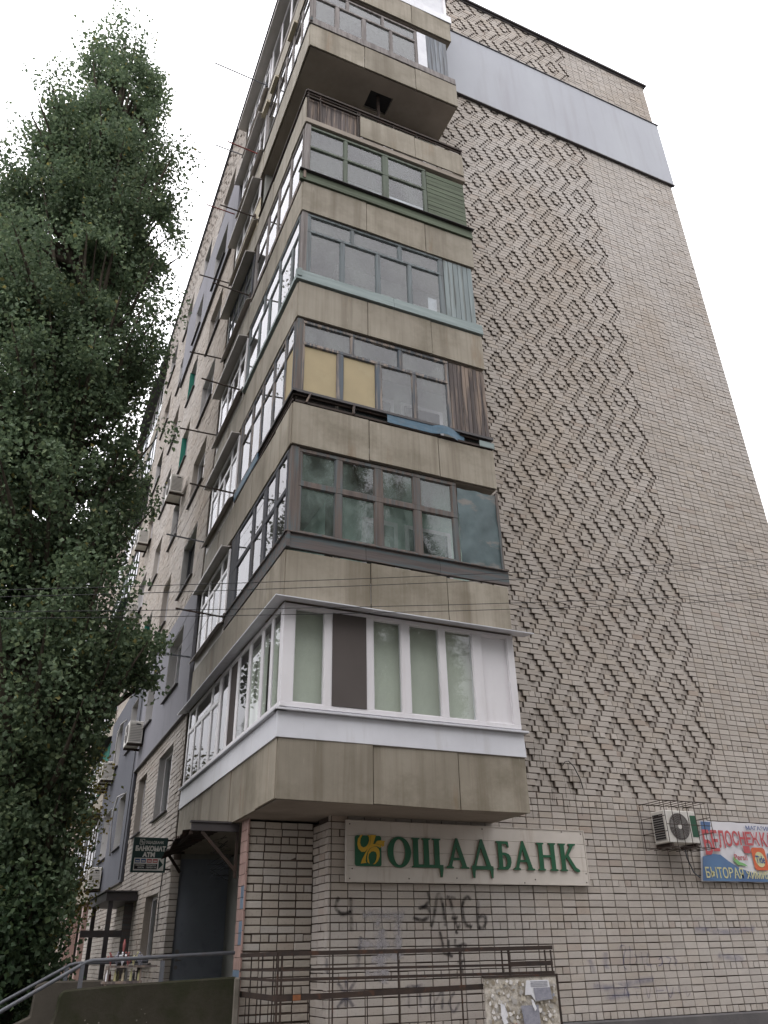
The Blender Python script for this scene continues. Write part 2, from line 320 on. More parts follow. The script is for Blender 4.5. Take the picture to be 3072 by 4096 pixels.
# ------------------------------------------------------------------ apartment building
BLD = thing('apartment_building', 'nine storey pale brick apartment block with glazed corner balconies', 'building', (3.2, 10.5, GROUND))
GY = 11.6; Q = .0651; OFF = .65; CH = .1015; JT = .0125; JV = .0145
base = lambda k: 1.815+2.8*(k-2)
def edge(i): return (i+OFF)*Q
ZROW0 = 2.9
def rowz(j): return ZROW0+CH*j
J0, J1 = -37, 229                 # gable courses, plinth top to parapet
XG0, XG1 = 4.36, 15.62
BAND = (21.1, 24.05)              # smooth insulated strip under the roof
HEADJ = lambda j: (j+37) % 6 == 0
def recess_cells(j):
    """centres (quarter bricks) of the set-back headers of the relief in course j"""
    out = set()
    for n in range(-10, 1):
        c = 178+13*n; ph = 5 if n % 2 == 0 else 0
        dz = min(abs((j-ph) % 10), 10-abs((j-ph) % 10))
        for ring in (3, 9):
            k = ring-dz
            if k < 0 or (ring == 9 and dz > 5): continue
            out.add(c+k); out.add(c-k)
    return sorted(out)
def gable_row(j):
    """list of (i0, i1, recessed) in quarter bricks"""
    lo, hi = XG0/Q-OFF, XG1/Q-OFF; res = []
    def fill(a, b, grid):
        if b-a < .3: return
        L = 2 if HEADJ(j) else 4
        if grid:
            k = a; nxt = math.floor((a-135)/4+1e-6)*4+135+4
            while k < b-.3:
                if HEADJ(j):
                    e = min(k+2 if (k-135) % 2 < .01 else (math.floor((k-135)/2)+1)*2+135, b)
                else: e = min(nxt, b); nxt += 4
                if e-k > .3: res.append((k, e, 0))
                k = e
        else:
            k = a; rem = (b-a)
            while rem > .3:
                s = min(L, rem)
                if not HEADJ(j) and rem == 6 and (j % 2): s = 2
                res.append((k, k+s, 0)); k += s; rem -= s
    pat = rowz(j) > 2.36
    if not pat: fill(lo, hi, True); return res
    cells = [c for c in recess_cells(j) if c-1 > lo+1]
    iv = []
    for c in cells: iv.append((c-1, c+1))
    k = lo
    first = True
    for a, b in iv:
        if a < k: a = k
        if b <= a: continue
        fill(k, a, first); first = False
        res.append((a, b, 1)); k = b
    fill(k, hi, True)
    return res
def brick_arrays(L, plane, face, bev=.003, jit=.0019):
    """L rows: u0,u1,z0,z1,out -> chamfered bricks"""
    L = np.array(L, dtype=np.float64); n = len(L)
    j = lambda s: rng.normal(0, s, n)
    a, b, c, d, o = L[:,0]+j(jit), L[:,1]+j(jit), L[:,2]+j(jit), L[:,3]+j(jit), L[:,4]+j(.003)
    tilt = rng.normal(0, .0015, (4, n))
    V = np.zeros((n, 12, 3)); uc = [(a+bev, c+bev), (b-bev, c+bev), (b-bev, d-bev), (a+bev, d-bev)]; ue = [(a, c), (b, c), (b, d), (a, d)]
    for q in range(4):
        V[:, q, 0], V[:, q, 2], V[:, q, 1] = uc[q][0], uc[q][1], o+tilt[q]
        V[:, 4+q, 0], V[:, 4+q, 2], V[:, 4+q, 1] = ue[q][0], ue[q][1], o-bev+tilt[q]
        V[:, 8+q, 0], V[:, 8+q, 2], V[:, 8+q, 1] = ue[q][0], ue[q][1], o-.04
    F = [(0,1,2,3)]+[(4+q, 4+(q+1) % 4, (q+1) % 4, q) for q in range(4)]+[(8+q, 8+(q+1) % 4, 4+(q+1) % 4, 4+q) for q in range(4)]
    F = np.array(F)[None]+(np.arange(n)*12)[:, None, None]
    W = V.copy()
    if face == 'R': W[..., 1] = plane-V[..., 1]
    else: W[..., 1] = V[..., 0]; W[..., 0] = plane-V[..., 1]; F = F[..., ::-1]
    return W.reshape(-1, 3), F.reshape(-1, 4)
# mortar body of the gable (front 62 mm behind the brick faces where the relief is set back)
MORT = .02
m = MB()
m.box(XG0+.03, XG1, GY+MORT, GY+.5, rowz(J0)-CH/2, 2.36)
m.box(XG0+.03, XG1, GY+.066, GY+.5, 2.36, 26.2)
gable = m.build('gable_wall', MORTAR, BLD)
rows = []
for j in range(J0, J1+1):
    z0, z1 = rowz(j)-CH/2+JT/2, rowz(j)+CH/2-JT/2
    if BAND[0]-.03 < rowz(j) < BAND[1]+.03: continue
    for a, b, rec in gable_row(j):
        jv = .005 if rec else JV; u0, u1 = edge(a)+jv/2, edge(b)-jv/2
        if u1-u0 < .02: continue
        rows.append((u0, u1, z0, z1, -.037 if rec else 0.0, rowz(j), j))
# mortar between flush bricks sits 14 mm back: thin slabs between the courses above 2.36 m
far, near = [], []
for r in rows:
    if r[5] < .62 and r[0] < 10.6 and r[5] > -.75 and not (r[0] > 6.2 and r[1] < 7.6 and r[5] < -.25): near.append(r)
    else: far.append(r)
near.sort(key=lambda r: r[0]+abs(r[5])*.5); extra = near[190:]; near = near[:190]; far += extra
V, F = brick_arrays([r[:5] for r in far], GY, 'R', .0032); fld = np_mesh('brick_field', V, F, BRICK, gable); fld['kind'] = 'stuff'
PROTO = {}
def brick_object(u0, u1, z0, z1, o, plane, mat, parent):
    key = (round(u1-u0, 2), round(z1-z0, 3), mat.name, random.randrange(3))
    if key not in PROTO:
        hw, hh = (u1-u0)/2, (z1-z0)/2
        Vb, Fb = brick_arrays([(-hw, hw, -hh, hh, 0)], 0, 'R', .0035)
        me = bpy.data.meshes.new('brick'); me.from_pydata(Vb.tolist(), [], Fb.tolist()); me.materials.append(mat); me.update(); PROTO[key] = me
    ob = bpy.data.objects.new('brick', PROTO[key]); COL.objects.link(ob); ob.parent = parent
    ob.location = ((u0+u1)/2, plane-o+random.gauss(0, .0015), (z0+z1)/2+ZO); ob.rotation_euler = (0, random.gauss(0, .004), random.gauss(0, .003))
for r in near: brick_object(*r[:5], GY, BRICK, gable)
# thin mortar layer of the flush area of the relief wall (right of the pattern and the joints)
jm = MB()
for j in range(J0, J1+1):
    if rowz(j) < 2.36 or BAND[0]-.03 < rowz(j) < BAND[1]+.03: continue
    z0, z1 = rowz(j)-CH/2, rowz(j)+CH/2; k = XG0
    for a, b, rec in gable_row(j):
        if rec:
            if edge(a)-k > .01: jm.box(k, edge(a), GY+MORT, GY+.072, z0, z1)
            k = edge(b)
    if XG1-k > .01: jm.box(k, XG1, GY+MORT, GY+.072, z0, z1)
jm.build('joint_mortar', MORTAR, gable)['kind'] = 'stuff'
# smooth strip, copings
m = MB(); m.box(7.1, XG1+.06, GY-.07, GY+.05, BAND[0], BAND[1]); ins = m.build('insulation_panel', PLASTER, BLD, bevel=.01)
ins['label'] = 'smooth pale grey insulated strip across the gable'
m = MB(); m.box(7.1, XG1+.09, GY-.10, GY, BAND[1], BAND[1]+.03); m.box(7.1, XG1+.07, GY-.085, GY, BAND[0]-.035, BAND[0]-.003); m.build('strip_flashing', DARKMETAL, BLD)
m = MB(); m.box(4.3, XG1+.08, GY-.09, GY+.55, 26.2, 26.27); m.box(4.34, XG1+.03, GY-.03, GY+.5, 26.13, 26.197); m.build('parapet_coping', DARKMETAL, BLD)
m = MB(); m.box(4.45, 60, GY-.06, GY+.4, GROUND, rowz(J0)-CH/2-.004); m.build('plinth', PLINTH, BLD, bevel=.02)
# short brick return and the pier beside the entrance niche
m = MB(); m.box(XG0+MORT, XG0+.4, GY+.01, 12.3, -1.3, 1.76); m.build('return_wall', MORTAR, BLD); ret = BLD.children[-1] if BLD.children else None
ret = bpy.data.objects['return_wall']
L = []
for j in range(J0, -11):
    z0, z1 = rowz(j)-CH/2+JT/2, rowz(j)+CH/2-JT/2
    cuts = [11.61, 11.74, 12.0, 12.25] if not HEADJ(j) else [11.61, 11.74, 11.87, 12.0, 12.13, 12.25]
    for a, b in zip(cuts[:-1], cuts[1:]): L.append((a+.006, b-.006, z0, z1, 0))
V, F = brick_arrays(L, XG0, 'L'); np_mesh('brick_field', V, F, BRICK, ret)['kind'] = 'stuff'
PY = 12.25
m = MB(); m.box(3.36, XG0+.01, PY+.016, PY+.33, -1.3, 1.78); pier = m.build('pier_wall', MORTAR, BLD)
PC = .1068
for jj in range(28):
    zc = 1.74-PC*jj; hd = (jj % 6 == 2)
    if zc < -1.2: break
    nb = 8 if hd else 4; wd = (XG0-3.35)/nb; shift = random.gauss(0, .004)
    for i in range(nb):
        gp = random.uniform(.012, .022)
        brick_object(3.35+wd*i+gp/2+shift, 3.35+wd*(i+1)-gp/2+shift, zc-PC/2+random.uniform(.008, .013), zc+PC/2-random.uniform(.008, .013), random.gauss(0, .004), PY, BRICK_PIER, pier)
# pink tiled end of the pier, some tiles painted blue
bk = MB(); bk.box(3.345, 3.358, PY-.005, PY+.33, -1.3, 1.8); te = bk.build('tiled_pier_end', MORTAR, BLD)
for i in range(22):
    zc = 1.74-.15*i
    if zc < -1.2: break
    for q in range(2):
        a = PY-.012+.17*q; b_ = a+.164
        blue = (q == 0 and i in (6, 7, 9, 10)) or i == 13
        t = MB(); t.box(3.325, 3.345, a, b_, zc-.072, zc+.072); t.build('tile', BLUETILE if blue else PINK, te, bevel=.003)
for i in range(12):
    zc = 1.72-.25*i; t = MB(); t.box(3.326, 3.356, PY-.03, PY-.013, zc-.12, zc+.12); t.build('tile', PINK, te, bevel=.003)

# ---- long facade
YF0, YF1 = 17.2, 31.3
WIN = [(18.45, 20.2), (21.9, 23.15), (25.0, 26.4), (28.1, 29.75)]
def sillz(k): return base(k)+1.05
def opens():
    o = []
    for k in range(1, 10):
        for i, (a, b) in enumerate(WIN):
            if k == 1:
                if i == 0: o.append((18.4, 19.9, 0.0, 1.24, k, i))
                continue
            o.append((a, b, sillz(k), base(k)+2.5, k, i))
    return o
OPEN = opens()
PATCH = [(17.12, 23.9, 4.64, 7.62, PLASTER_G, .06), (23.9, 31.25, 1.84, 7.68, PLASTER_D, .06), (17.12, 25.2, 19.15, 22.4, PLASTER_G, .06)]
def wall_cells(face, plane, u0, u1, z0, z1, ops, o0, o1):
    us = sorted({u0, u1, *[v for o in ops for v in o[:2] if u0 < v < u1]}); zs = sorted({z0, z1, *[v for o in ops for v in o[2:4] if z0 < v < z1]})
    mb = MB()
    for a, b in zip(us[:-1], us[1:]):
        run = None
        for c, d in zip(zs[:-1], zs[1:]):
            if any(o[0] <= (a+b)/2 <= o[1] and o[2] <= (c+d)/2 <= o[3] for o in ops):
                if run: fbox(mb, face, a, b, run[0], run[1], o0, o1, plane); run = None
            else: run = (run[0], d) if run else (c, d)
        if run: fbox(mb, face, a, b, run[0], run[1], o0, o1, plane)
    return mb
side = wall_cells('L', XL, YF0, YF1, rowz(J0)-CH/2, 26.4, OPEN, -.165, -MORT).build('side_wall', MORTAR, BLD)
L = []
for j in range(J0, 231):
    zc = rowz(j); z0, z1 = zc-CH/2+JT/2, zc+CH/2-JT/2; n = int((YF1-YF0)/.26)
    rec = set()
    if zc > 24.3:
        for c in range(0, 260, 26):
            for s, ph in ((0, 5), (13, 0)):
                dz = min((j-ph) % 10, 10-(j-ph) % 10)
                for ring in (3, 9):
                    kk = ring-dz
                    if kk >= 0 and not (ring == 9 and dz > 5): rec |= {c+s+kk, c+s-kk}
    wd = .13 if HEADJ(j) or zc > 24.3 else .26
    for i in range(int((YF1-YF0)/wd)):
        a, b = YF0+wd*i+JT/2, YF0+wd*(i+1)-JT/2
        if zc > 24.3 and (2*i in rec or 2*i+1 in rec): continue
        segs = [(a, b)]
        for o in OPEN:
            if o[2] <= zc <= o[3]:
                segs = [t for s in segs for t in ((s[0], min(s[1], o[0])), (max(s[0], o[1]), s[1])) if t[1]-t[0] > .02]
        for p in PATCH:
            if p[2] <= zc <= p[3]: segs = [s for s in segs if not (p[0]-.1 < (s[0]+s[1])/2 < p[1]+.1)]
        for s in segs: L.append((s[0], s[1], z0, z1, 0))
    if zc < 1.75:      # end face of the wall beside the entrance door
        pass
V, F = brick_arrays(L, XL, 'L', .004); np_mesh('brick_field', V, F, BRICK, side)['kind'] = 'stuff'
L = []
for j in range(J0, -11):
    z0, z1 = rowz(j)-CH/2+JT/2, rowz(j)+CH/2-JT/2
    L.append((3.206, 3.36, z0, z1, 0))
V, F = brick_arrays(L, YF0-.02, 'R'); np_mesh('brick_field', V, F, BRICK, side)['kind'] = 'stuff'
for i, (a, b, c, d, mt, th) in enumerate(PATCH):
    ops = [(o[0], o[1], o[2], o[3]) for o in OPEN if o[0] > a-.1 and o[1] < b+.1]
    pm = wall_cells('L', XL, a, b, c, d, ops, -.012, th); pp = pm.build('insulation_panel', mt, BLD)
    t = MB(); fbox(t, 'L', a, b, c-.03, c-.002, .0, th+.03); t.build('drip_flashing', DARKMETAL, pp)
def in_patch(o): return next((p for p in PATCH if p[0]-.1 < o[0] and o[1] < p[1]+.1 and p[2] < o[2] < p[3]), None)
for o in OPEN:
    a, b, c, d, k, i = o; p = in_patch(o); fr = p[5] if p else 0
    wn = MB()
    for (u0, u1, z0, z1) in ((a+.02, b-.02, c+.02, c+.09), (a+.02, b-.02, d-.09, d-.02), (a+.02, a+.09, c+.09, d-.09), (b-.09, b-.02, c+.09, d-.09), ((a+b)/2-.04, (a+b)/2+.04, c+.09, d-.09)):
        fbox(wn, 'L', u0, u1, z0, z1, -.22, -.15)
    teal = (k, i) in ((4, 2), (4, 3), (6, 1), (7, 1))
    wo = wn.build('window', PVC if (k*3+i) % 4 else W_DARK, BLD)
    rv = MB(); rm = REVEAL if (p or (k+i) % 2 == 0) else BRICK
    fbox(rv, 'L', a, a+.018, c, d, -.3, fr-.004); fbox(rv, 'L', b-.018, b, c, d, -.3, fr-.004); fbox(rv, 'L', a+.018, b-.018, d-.018, d, -.3, fr-.004)
    rv.build('reveal', rm, wo)
    for s, (u0, u1) in enumerate(((a+.09, (a+b)/2-.04), ((a+b)/2+.04, b-.09))):
        t = MB(); t.quad((XL+.187, u0, c+.09), (XL+.187, u1, c+.09), (XL+.187, u1, d-.09), (XL+.187, u0, d-.09)); t.build('pane', GLASS, wo)
    t = MB(); pr = FP('L', XL)
    t.add([pr(a-.05, c+.0, -.15), pr(b+.05, c+.0, -.15), pr(b+.05, c-.05, fr+.07), pr(a-.05, c-.05, fr+.07), pr(a-.05, c-.03, -.15), pr(b+.05, c-.03, -.15), pr(b+.05, c-.075, fr+.07), pr(a-.05, c-.075, fr+.07)],
          [(0,1,2,3),(7,6,5,4),(3,2,6,7),(0,3,7,4),(1,5,6,2)]); t.build('window_sill', DARKMETAL, wo)
    t = MB(); fbox(t, 'L', a+.03, b-.03, c+.02, d-.02, -.9, -.88); t.build('curtain', INNER if (k+i) % 3 else CLOTH, wo)
    if teal:
        t = MB(); fbox(t, 'L', b-.05, b-.03, c+.03, d-.03, -.14, .02); t.build('shutter', GRILL, wo)
m = MB(); fbox(m, 'L', 10.4, 80, 26.4, 26.47, -.5, .07); fbox(m, 'L', 10.4, 80, 26.3, 26.397, -.46, .02); m.build('parapet_coping', DARKMETAL, BLD)
m = MB(); m.box(4.5, 15.5, GY+.1, 80, 26.0, 26.12); m.build('roof', DARKMETAL, BLD)
m = MB(); m.box(4.45, 15.45, 17.6, 80, GROUND, 26.0); m.box(15.3, XG1, GY+.5, 80, GROUND, 26.2); m.build('building_core', MORTAR, BLD)
# farther part of the long facade: bare courses in the material, windows built
g = NG('far_brickwork'); bt = g.n('ShaderNodeTexBrick'); sp = g.n('ShaderNodeSeparateXYZ'); cb = g.n('ShaderNodeCombineXYZ'); g.l(g.co, sp.inputs[0]); g.l(sp.outputs[1], cb.inputs[0]); g.l(sp.outputs[2], cb.inputs[1]); g.l(cb.outputs[0], bt.inputs[0])
bt.inputs['Color1'].default_value = srgb(186, 170, 160); bt.inputs['Color2'].default_value = srgb(170, 156, 148); bt.inputs['Mortar'].default_value = srgb(120, 106, 98)
bt.inputs['Scale'].default_value = 1; bt.inputs['Brick Width'].default_value = .26; bt.inputs['Row Height'].default_value = CH; bt.inputs['Mortar Size'].default_value = .012; bt.offset = 0
FARB = g.done(bt.outputs[0], .9, .2)
FOPEN = [(y0, y0+1.5, sillz(k), base(k)+2.5, k, i) for k in range(1, 10) for i, y0 in enumerate((42.2, 45.4, 48.6, 66.5, 69.5, 73))]
fs = wall_cells('L', XL, 40.8, 54, rowz(J0)-CH/2, 26.4, FOPEN, -.3, 0).build('side_wall', FARB, BLD)
fs2 = wall_cells('L', XL, 63.5, 80, rowz(J0)-CH/2, 26.4, FOPEN, -.3, 0).build('side_wall', FARB, BLD)
for o in FOPEN:
    a, b, c, d, k, i = o; wn = MB()
    for (u0, u1, z0, z1) in ((a, b, c, c+.08), (a, b, d-.08, d), (a, a+.08, c+.08, d-.08), (b-.08, b, c+.08, d-.08), ((a+b)/2-.04, (a+b)/2+.04, c+.08, d-.08)): fbox(wn, 'L', u0, u1, z0, z1, -.2, -.14)
    wo = wn.build('window', PVC if (k+i) % 3 else W_DARK, BLD)
    t = MB(); t.quad((XL+.177, a+.08, c+.08), (XL+.177, b-.08, c+.08), (XL+.177, b-.08, d-.08), (XL+.177, a+.08, d-.08)); t.build('pane', GLASS, wo)
    t = MB(); fbox(t, 'L', a-.04, b+.04, c-.04, c-.002, -.14, .06); t.build('window_sill', DARKMETAL, wo)

for yy, z1, z0 in ((27.2, 6.9, 5.3), (25.4, 4.3, 2.75), (29.6, 4.25, 2.8)):
    t = MB(); t.tube([(XL-.08, yy, z1), (XL-.16, yy+.7, z1+.02), (XL-.17, yy+1.25, z1-.3), (XL-.14, yy+1.4, z1-.9), (XL-.08, yy+1.35, z0)], .022, 7); t.build('drain_hose', REVEAL, BLD, smooth=True)
t = MB(); t.tube([(XL-.085, 24.1, 7.6), (XL-.085, 24.05, 5.5), (XL-.085, 24.1, 1.9)], .012, 6); t.build('wall_cable', BLACK, BLD)
t = MB(); t.tube([(XL-.02, 18.0, 1.6), (XL-.02, 18.1, 1.0), (XL-.02, 18.0, .5)], .01, 6); t.build('wall_cable', BLACK, BLD)
# ------------------------------------------------------------------ corner balconies
B_FRAME = {}
def glazing(bal, face, cols, zb, zt, mat, glass, o=-.06, th=.055, trans=None, upper=None, skip=(), ends=None, gl=None, special=None):
    """one frame mesh + every pane on its own. cols = [(u0,u1)] lower panes, trans = (z0,z1) transom, upper = columns above it"""
    if face == 'L': th = .032; o = -.02
    fr = MB(); lo, hi = ends if ends else (cols[0][0]-.08, cols[-1][1]+.08)
    def posts(cs, z0, z1):
        k = lo
        for a, b in cs:
            if a-k > .01: fbox(fr, face, k, a, z0, z1, o-th/2, o+th/2)
            k = b
        if hi-k > .01: fbox(fr, face, k, hi, z0, z1, o-th/2, o+th/2)
    fbox(fr, face, lo, hi, zb-.07, zb, o-th/2-.004, o+th/2+.004); fbox(fr, face, lo, hi, zt, zt+.06, o-th/2-.004, o+th/2+.004)
    if trans:
        posts(cols, zb, trans[0]); posts(upper or cols, trans[1], zt); fbox(fr, face, lo, hi, trans[0], trans[1], o-th/2-.003, o+th/2+.003)
    else: posts(cols, zb, zt)
    ob = fr.build('window_frame', mat, bal, bevel=.004)
    cells = [(a, b, zb, trans[0] if trans else zt, i) for i, (a, b) in enumerate(cols)]
    if trans: cells += [(a, b, trans[1], zt, 100+i) for i, (a, b) in enumerate(upper or cols)]
    for a, b, z0, z1, i in cells:
        if i in skip: continue
        mt = (special or {}).get(i, glass)
        # narrow glazing bead so each pane has its own sash edge
        bd = MB(); s = .014
        for (u0, u1, c0, c1) in ((a, a+s, z0, z1), (b-s, b, z0, z1), (a+s, b-s, z0, z0+s), (a+s, b-s, z1-s, z1)): fbox(bd, face, u0, u1, c0, c1, o-th/2+.004, o+th/2-(.014 if th > .04 else .006))
        bo = bd.build('sash', mat, bal)
        t = MB(); tl = random.gauss(0, .0025); pl = YR if face == 'R' else XL; pr = FP(face, pl)
        t.add([pr(a+s, z0+s, o-.002+tl), pr(b-s, z0+s, o-.002-tl), pr(b-s, z1-s, o-.002-tl), pr(a+s, z1-s, o-.002+tl)],
              [(0,1,2,3)]); t.build('pane', mt, bal)
    return ob
def planks(bal, face, u0, u1, z0, z1, n, mat, vertical=True, o=-.05, name='plank'):
    for i in range(n):
        t = MB(); jz = random.uniform(-.012, .012); jo = random.uniform(0, .012); a = .004
        if vertical: fbox(t, face, u0+(u1-u0)*i/n+a, u0+(u1-u0)*(i+1)/n-a, z0+jz, z1+jz*.5, o-.01+jo, o+.015+jo)
        else: fbox(t, face, u0, u1, z0+(z1-z0)*i/n+a, z0+(z1-z0)*(i+1)/n-a, o-.01+jo*.6, o+.015+jo*.6)
        t.build(name, mat, bal, bevel=.004)
def parapet(bal, face, cuts, z0, z1, sag=None):
    for i, (a, b) in enumerate(zip(cuts[:-1], cuts[1:])):
        t = MB(); pr = FP(face, YR if face == 'R' else XL); e = .006; ti = [random.gauss(0, .006) for _ in range(4)]
        P = [(a+e, z0+random.gauss(0, .006)), (b-e, z0+random.gauss(0, .006)), (b-e, z1+random.gauss(0, .008)), (a+e, z1+random.gauss(0, .008))]
        vs = [pr(u, z, .012+ti[q]) for q, (u, z) in enumerate(P)]+[pr(u, z, -.02+ti[q]) for q, (u, z) in enumerate(P)]
        t.add(vs, [(0,1,2,3),(7,6,5,4),(0,4,5,1),(1,5,6,2),(2,6,7,3),(3,7,4,0)]); t.build('parapet_panel', PANEL, bal, bevel=.004)
def strip(bal, face, u0, u1, z0, z1, o0, o1, mat, name='sill_board', n=1, tilt=0):
    for i in range(n):
        a, b = u0+(u1-u0)*i/n, u0+(u1-u0)*(i+1)/n-.003
        t = MB(); pr = FP(face, YR if face == 'R' else XL); j = random.gauss(0, .006) if n > 1 else 0
        t.add([pr(a, z0+j, o1), pr(b, z0-j, o1), pr(b, z1, o1-tilt), pr(a, z1, o1-tilt), pr(a, z0+j, o0), pr(b, z0-j, o0), pr(b, z1, o0), pr(a, z1, o0)],
              [(0,1,2,3),(7,6,5,4),(0,4,5,1),(1,5,6,2),(2,6,7,3),(3,7,4,0)]); t.build(name, mat, bal, bevel=.004)
RJ = [3.2, 4.6, 5.97, 7.15]; LJ = [10.535, 11.47, 12.93, 14.28, 15.58, 16.98]
XR1, YL1 = 7.15, 16.98
BAL = {}
names = {2: 'white plastic glazed balcony above the bank sign', 3: 'bare wood glazed balcony with teal metal sheet', 4: 'balcony with yellowed boards and torn blue strip', 5: 'pale teal glazed balcony', 6: 'green slatted glazed balcony', 7: 'open balcony with bare planks behind its railing', 8: 'grey wood glazed balcony over an open one', 9: 'top balcony under the roof'}
for k in range(2, 10):
    b = base(k); m = MB()
    m.box(3.24, 7.1, 10.56, GY+.04, b, b+.17) if k != 8 else (m.box(3.24, 4.96, 10.56, GY+.04, b, b+.17), m.box(5.56, 7.1, 10.56, GY+.04, b, b+.17), m.box(4.96, 5.56, 10.56, 10.98, b, b+.17), m.box(4.96, 5.56, 11.46, GY+.04, b, b+.17))
    m.box(3.24, 4.5, GY+.04, YL1-.02, b, b+.17)
    bo = m.build('corner_balcony', SLAB, BLD); bo['label'] = names[k]; BAL[k] = bo
    parapet(bo, 'R', RJ, b+.0, b+.84) if k != 7 else None
    parapet(bo, 'L', LJ, b+.0, b+.84)
    # short end wall of the box on the gable side, partition between the two flats
    m = MB(); m.box(7.1, 7.14, 10.55, GY, b, b+.84); m.build('end_panel', PANEL, bo)
    m = MB(); m.box(3.3, 4.4, 14.33, 14.43, b+.17, b+2.8); m.build('partition', INNER, bo)
    m = MB(); m.box(4.4, 4.44, GY+.1, 17.2, b+.17, b+2.8); m.build('inner_wall', INNER_G if k == 3 else INNER, bo)
    m = MB(); m.box(3.24, 4.4, 17.05, 17.18, b+.17, b+2.8); m.build('inner_wall', INNER, bo)
    # inner window and door on the gable side, dark, seen through the glazing
    m = MB(); m.box(4.5, 7.05, GY-.02, GY-.002, b+.17, b+2.78); iw = m.build('inner_wall', INNER_G if k in (3, 6) else INNER, bo)
    m = MB(); m.box(4.9, 5.6, GY-.05, GY-.023, b+.2, b+2.3); m.box(5.75, 6.7, GY-.05, GY-.023, b+1.0, b+2.3); m.build('inner_door', PVC, bo)
    m = MB(); m.box(4.98, 5.52, GY-.06, GY-.052, b+1.0, b+2.2); m.box(5.83, 6.62, GY-.06, GY-.052, b+1.08, b+2.22); m.build('inner_pane', BLACK, bo)
    # steel railing hidden behind the panels
    m = MB(); fbox(m, 'R', 3.24, 7.1, b+1.02, b+1.06, -.05, -.01); fbox(m, 'L', 10.54, 16.9, b+1.02, b+1.06, -.05, -.01); m.build('handrail', RUST, bo)
def closer(bal, zs, face, u0, u1, o=-.09, mat=W_DARK):   # boards closing the gap from parapet to sill
    t = MB(); fbox(t, face, u0, u1, zs[0], zs[1], o-.02, o); t.build('backing_board', mat, bal)
# corner posts
def post(bal, z0, z1, mat, s=.11):
    t = MB(); t.box(3.22, 3.22+s, 10.54, 10.54+s, z0, z1); t.build('corner_post', mat, bal, bevel=.006)

# floor 2 — white plastic
b = base(2); B2 = BAL[2]
strip(B2, 'R', 3.17, 7.17, b+.80, b+1.165, -.02, .035, FLASH, 'flashing', 1, .02); strip(B2, 'L', 10.5, 16.95, b+.80, b+1.165, -.02, .035, FLASH, 'flashing', 1, .02)
for f, u0, u1 in (('R', 3.14, 7.24), ('L', 10.46, 16.97)):
    strip(B2, f, u0, u1, b+1.168, b+1.2, -.1, .075, FLASH, 'window_ledge', 1)
glazing(B2, 'R', [(3.38, 3.85), (3.97, 4.51), (4.63, 5.10), (5.24, 5.76), (5.87, 6.36), (6.53, 7.02)], b+1.30, b+2.71, PVC, GLASS, special={5: PVC}, ends=(3.205, 7.145), th=.075, o=-.03)
for i, (a, c) in enumerate(((3.36, 3.9), (4.6, 5.15), (5.2, 5.8), (5.82, 6.4))):
    t = MB(); t.box(a, c, 10.655, 10.66, b+1.3, b+2.72); t.build('blind', BLIND, B2)
t = MB(); t.box(3.97, 4.51, 10.50, 10.512, b+1.3, b+2.71); t.build('insect_screen', MESHD, B2)
glazing(B2, 'L', [(10.66, 11.02), (11.12, 11.52), (11.64, 12.24), (12.36, 12.93), (13.06, 13.55), (13.67, 14.17)], b+1.30, b+2.71, PVC, GLASS, ends=(10.535, 14.3), th=.075, o=-.03, special={4: MESHD})
glazing(B2, 'L', [(14.36, 14.84), (14.96, 15.6), (15.7, 16.22), (16.34, 16.86)], b+1.30, b+2.71, PVC, GLASS, ends=(14.31, 16.95), th=.075, o=-.03, trans=(b+2.28, b+2.36), upper=[(14.36, 14.84), (14.96, 16.22), (16.34, 16.86)])
for a, c in ((10.6, 11.5), (11.7, 12.9)):
    t = MB(); t.box(3.34, 3.345, a, c, b+1.3, b+2.72); t.build('blind', BLIND, B2)
t = MB()
t.add([(3.0, 10.28, b+2.78), (7.42, 10.28, b+2.78), (7.42, 10.6, b+2.83), (3.3, 10.6, b+2.83), (3.3, 17.1, b+2.83), (3.0, 17.3, b+2.78)], [(0,1,2,3), (0,3,4,5)])
t.add([(3.0, 10.28, b+2.765), (7.42, 10.28, b+2.765), (7.42, 10.6, b+2.815), (3.3, 10.6, b+2.815), (3.3, 17.1, b+2.815), (3.0, 17.3, b+2.765)], [(3,2,1,0), (5,4,3,0), (0,1,7-6,0)][:2])
t.add([(3.0, 10.28, b+2.765), (7.42, 10.28, b+2.765), (7.42, 10.28, b+2.78), (3.0, 10.28, b+2.78), (3.0, 17.3, b+2.765), (3.0, 17.3, b+2.78)], [(0,1,2,3), (4,0,3,5)])
t.build('visor', FLASH, B2)

def visor(bal, u0, u1, z, proj, mat=VISOR, drop=.12, thick=.10):
    t = MB(); pr = FP('L', XL)
    P = [pr(u0, z, -.02), pr(u1, z, -.02), pr(u1, z-drop, proj), pr(u0, z-drop, proj)]
    t.add(P+[(x, y, zz-.02) for x, y, zz in P], [(0,1,2,3),(7,6,5,4),(3,2,6,7),(0,3,7,4),(1,5,6,2)])
    fbox(t, 'L', u0, u1, z-drop-.03, z-drop+.02, proj-.002, proj+.014); t.build('visor', mat, bal)
def sill_sheet(bal, u0, u1, z, mat=VISOR, proj=.13, drop=.12):
    t = MB(); pr = FP('L', XL); P = [pr(u0, z, -.02), pr(u1, z, -.02), pr(u1, z-drop, proj), pr(u0, z-drop, proj)]
    t.add(P+[(x, y, zz-.012) for x, y, zz in P], [(0,1,2,3),(7,6,5,4),(3,2,6,7),(0,3,7,4),(1,5,6,2)]); t.build('sill_sheet', mat, bal)
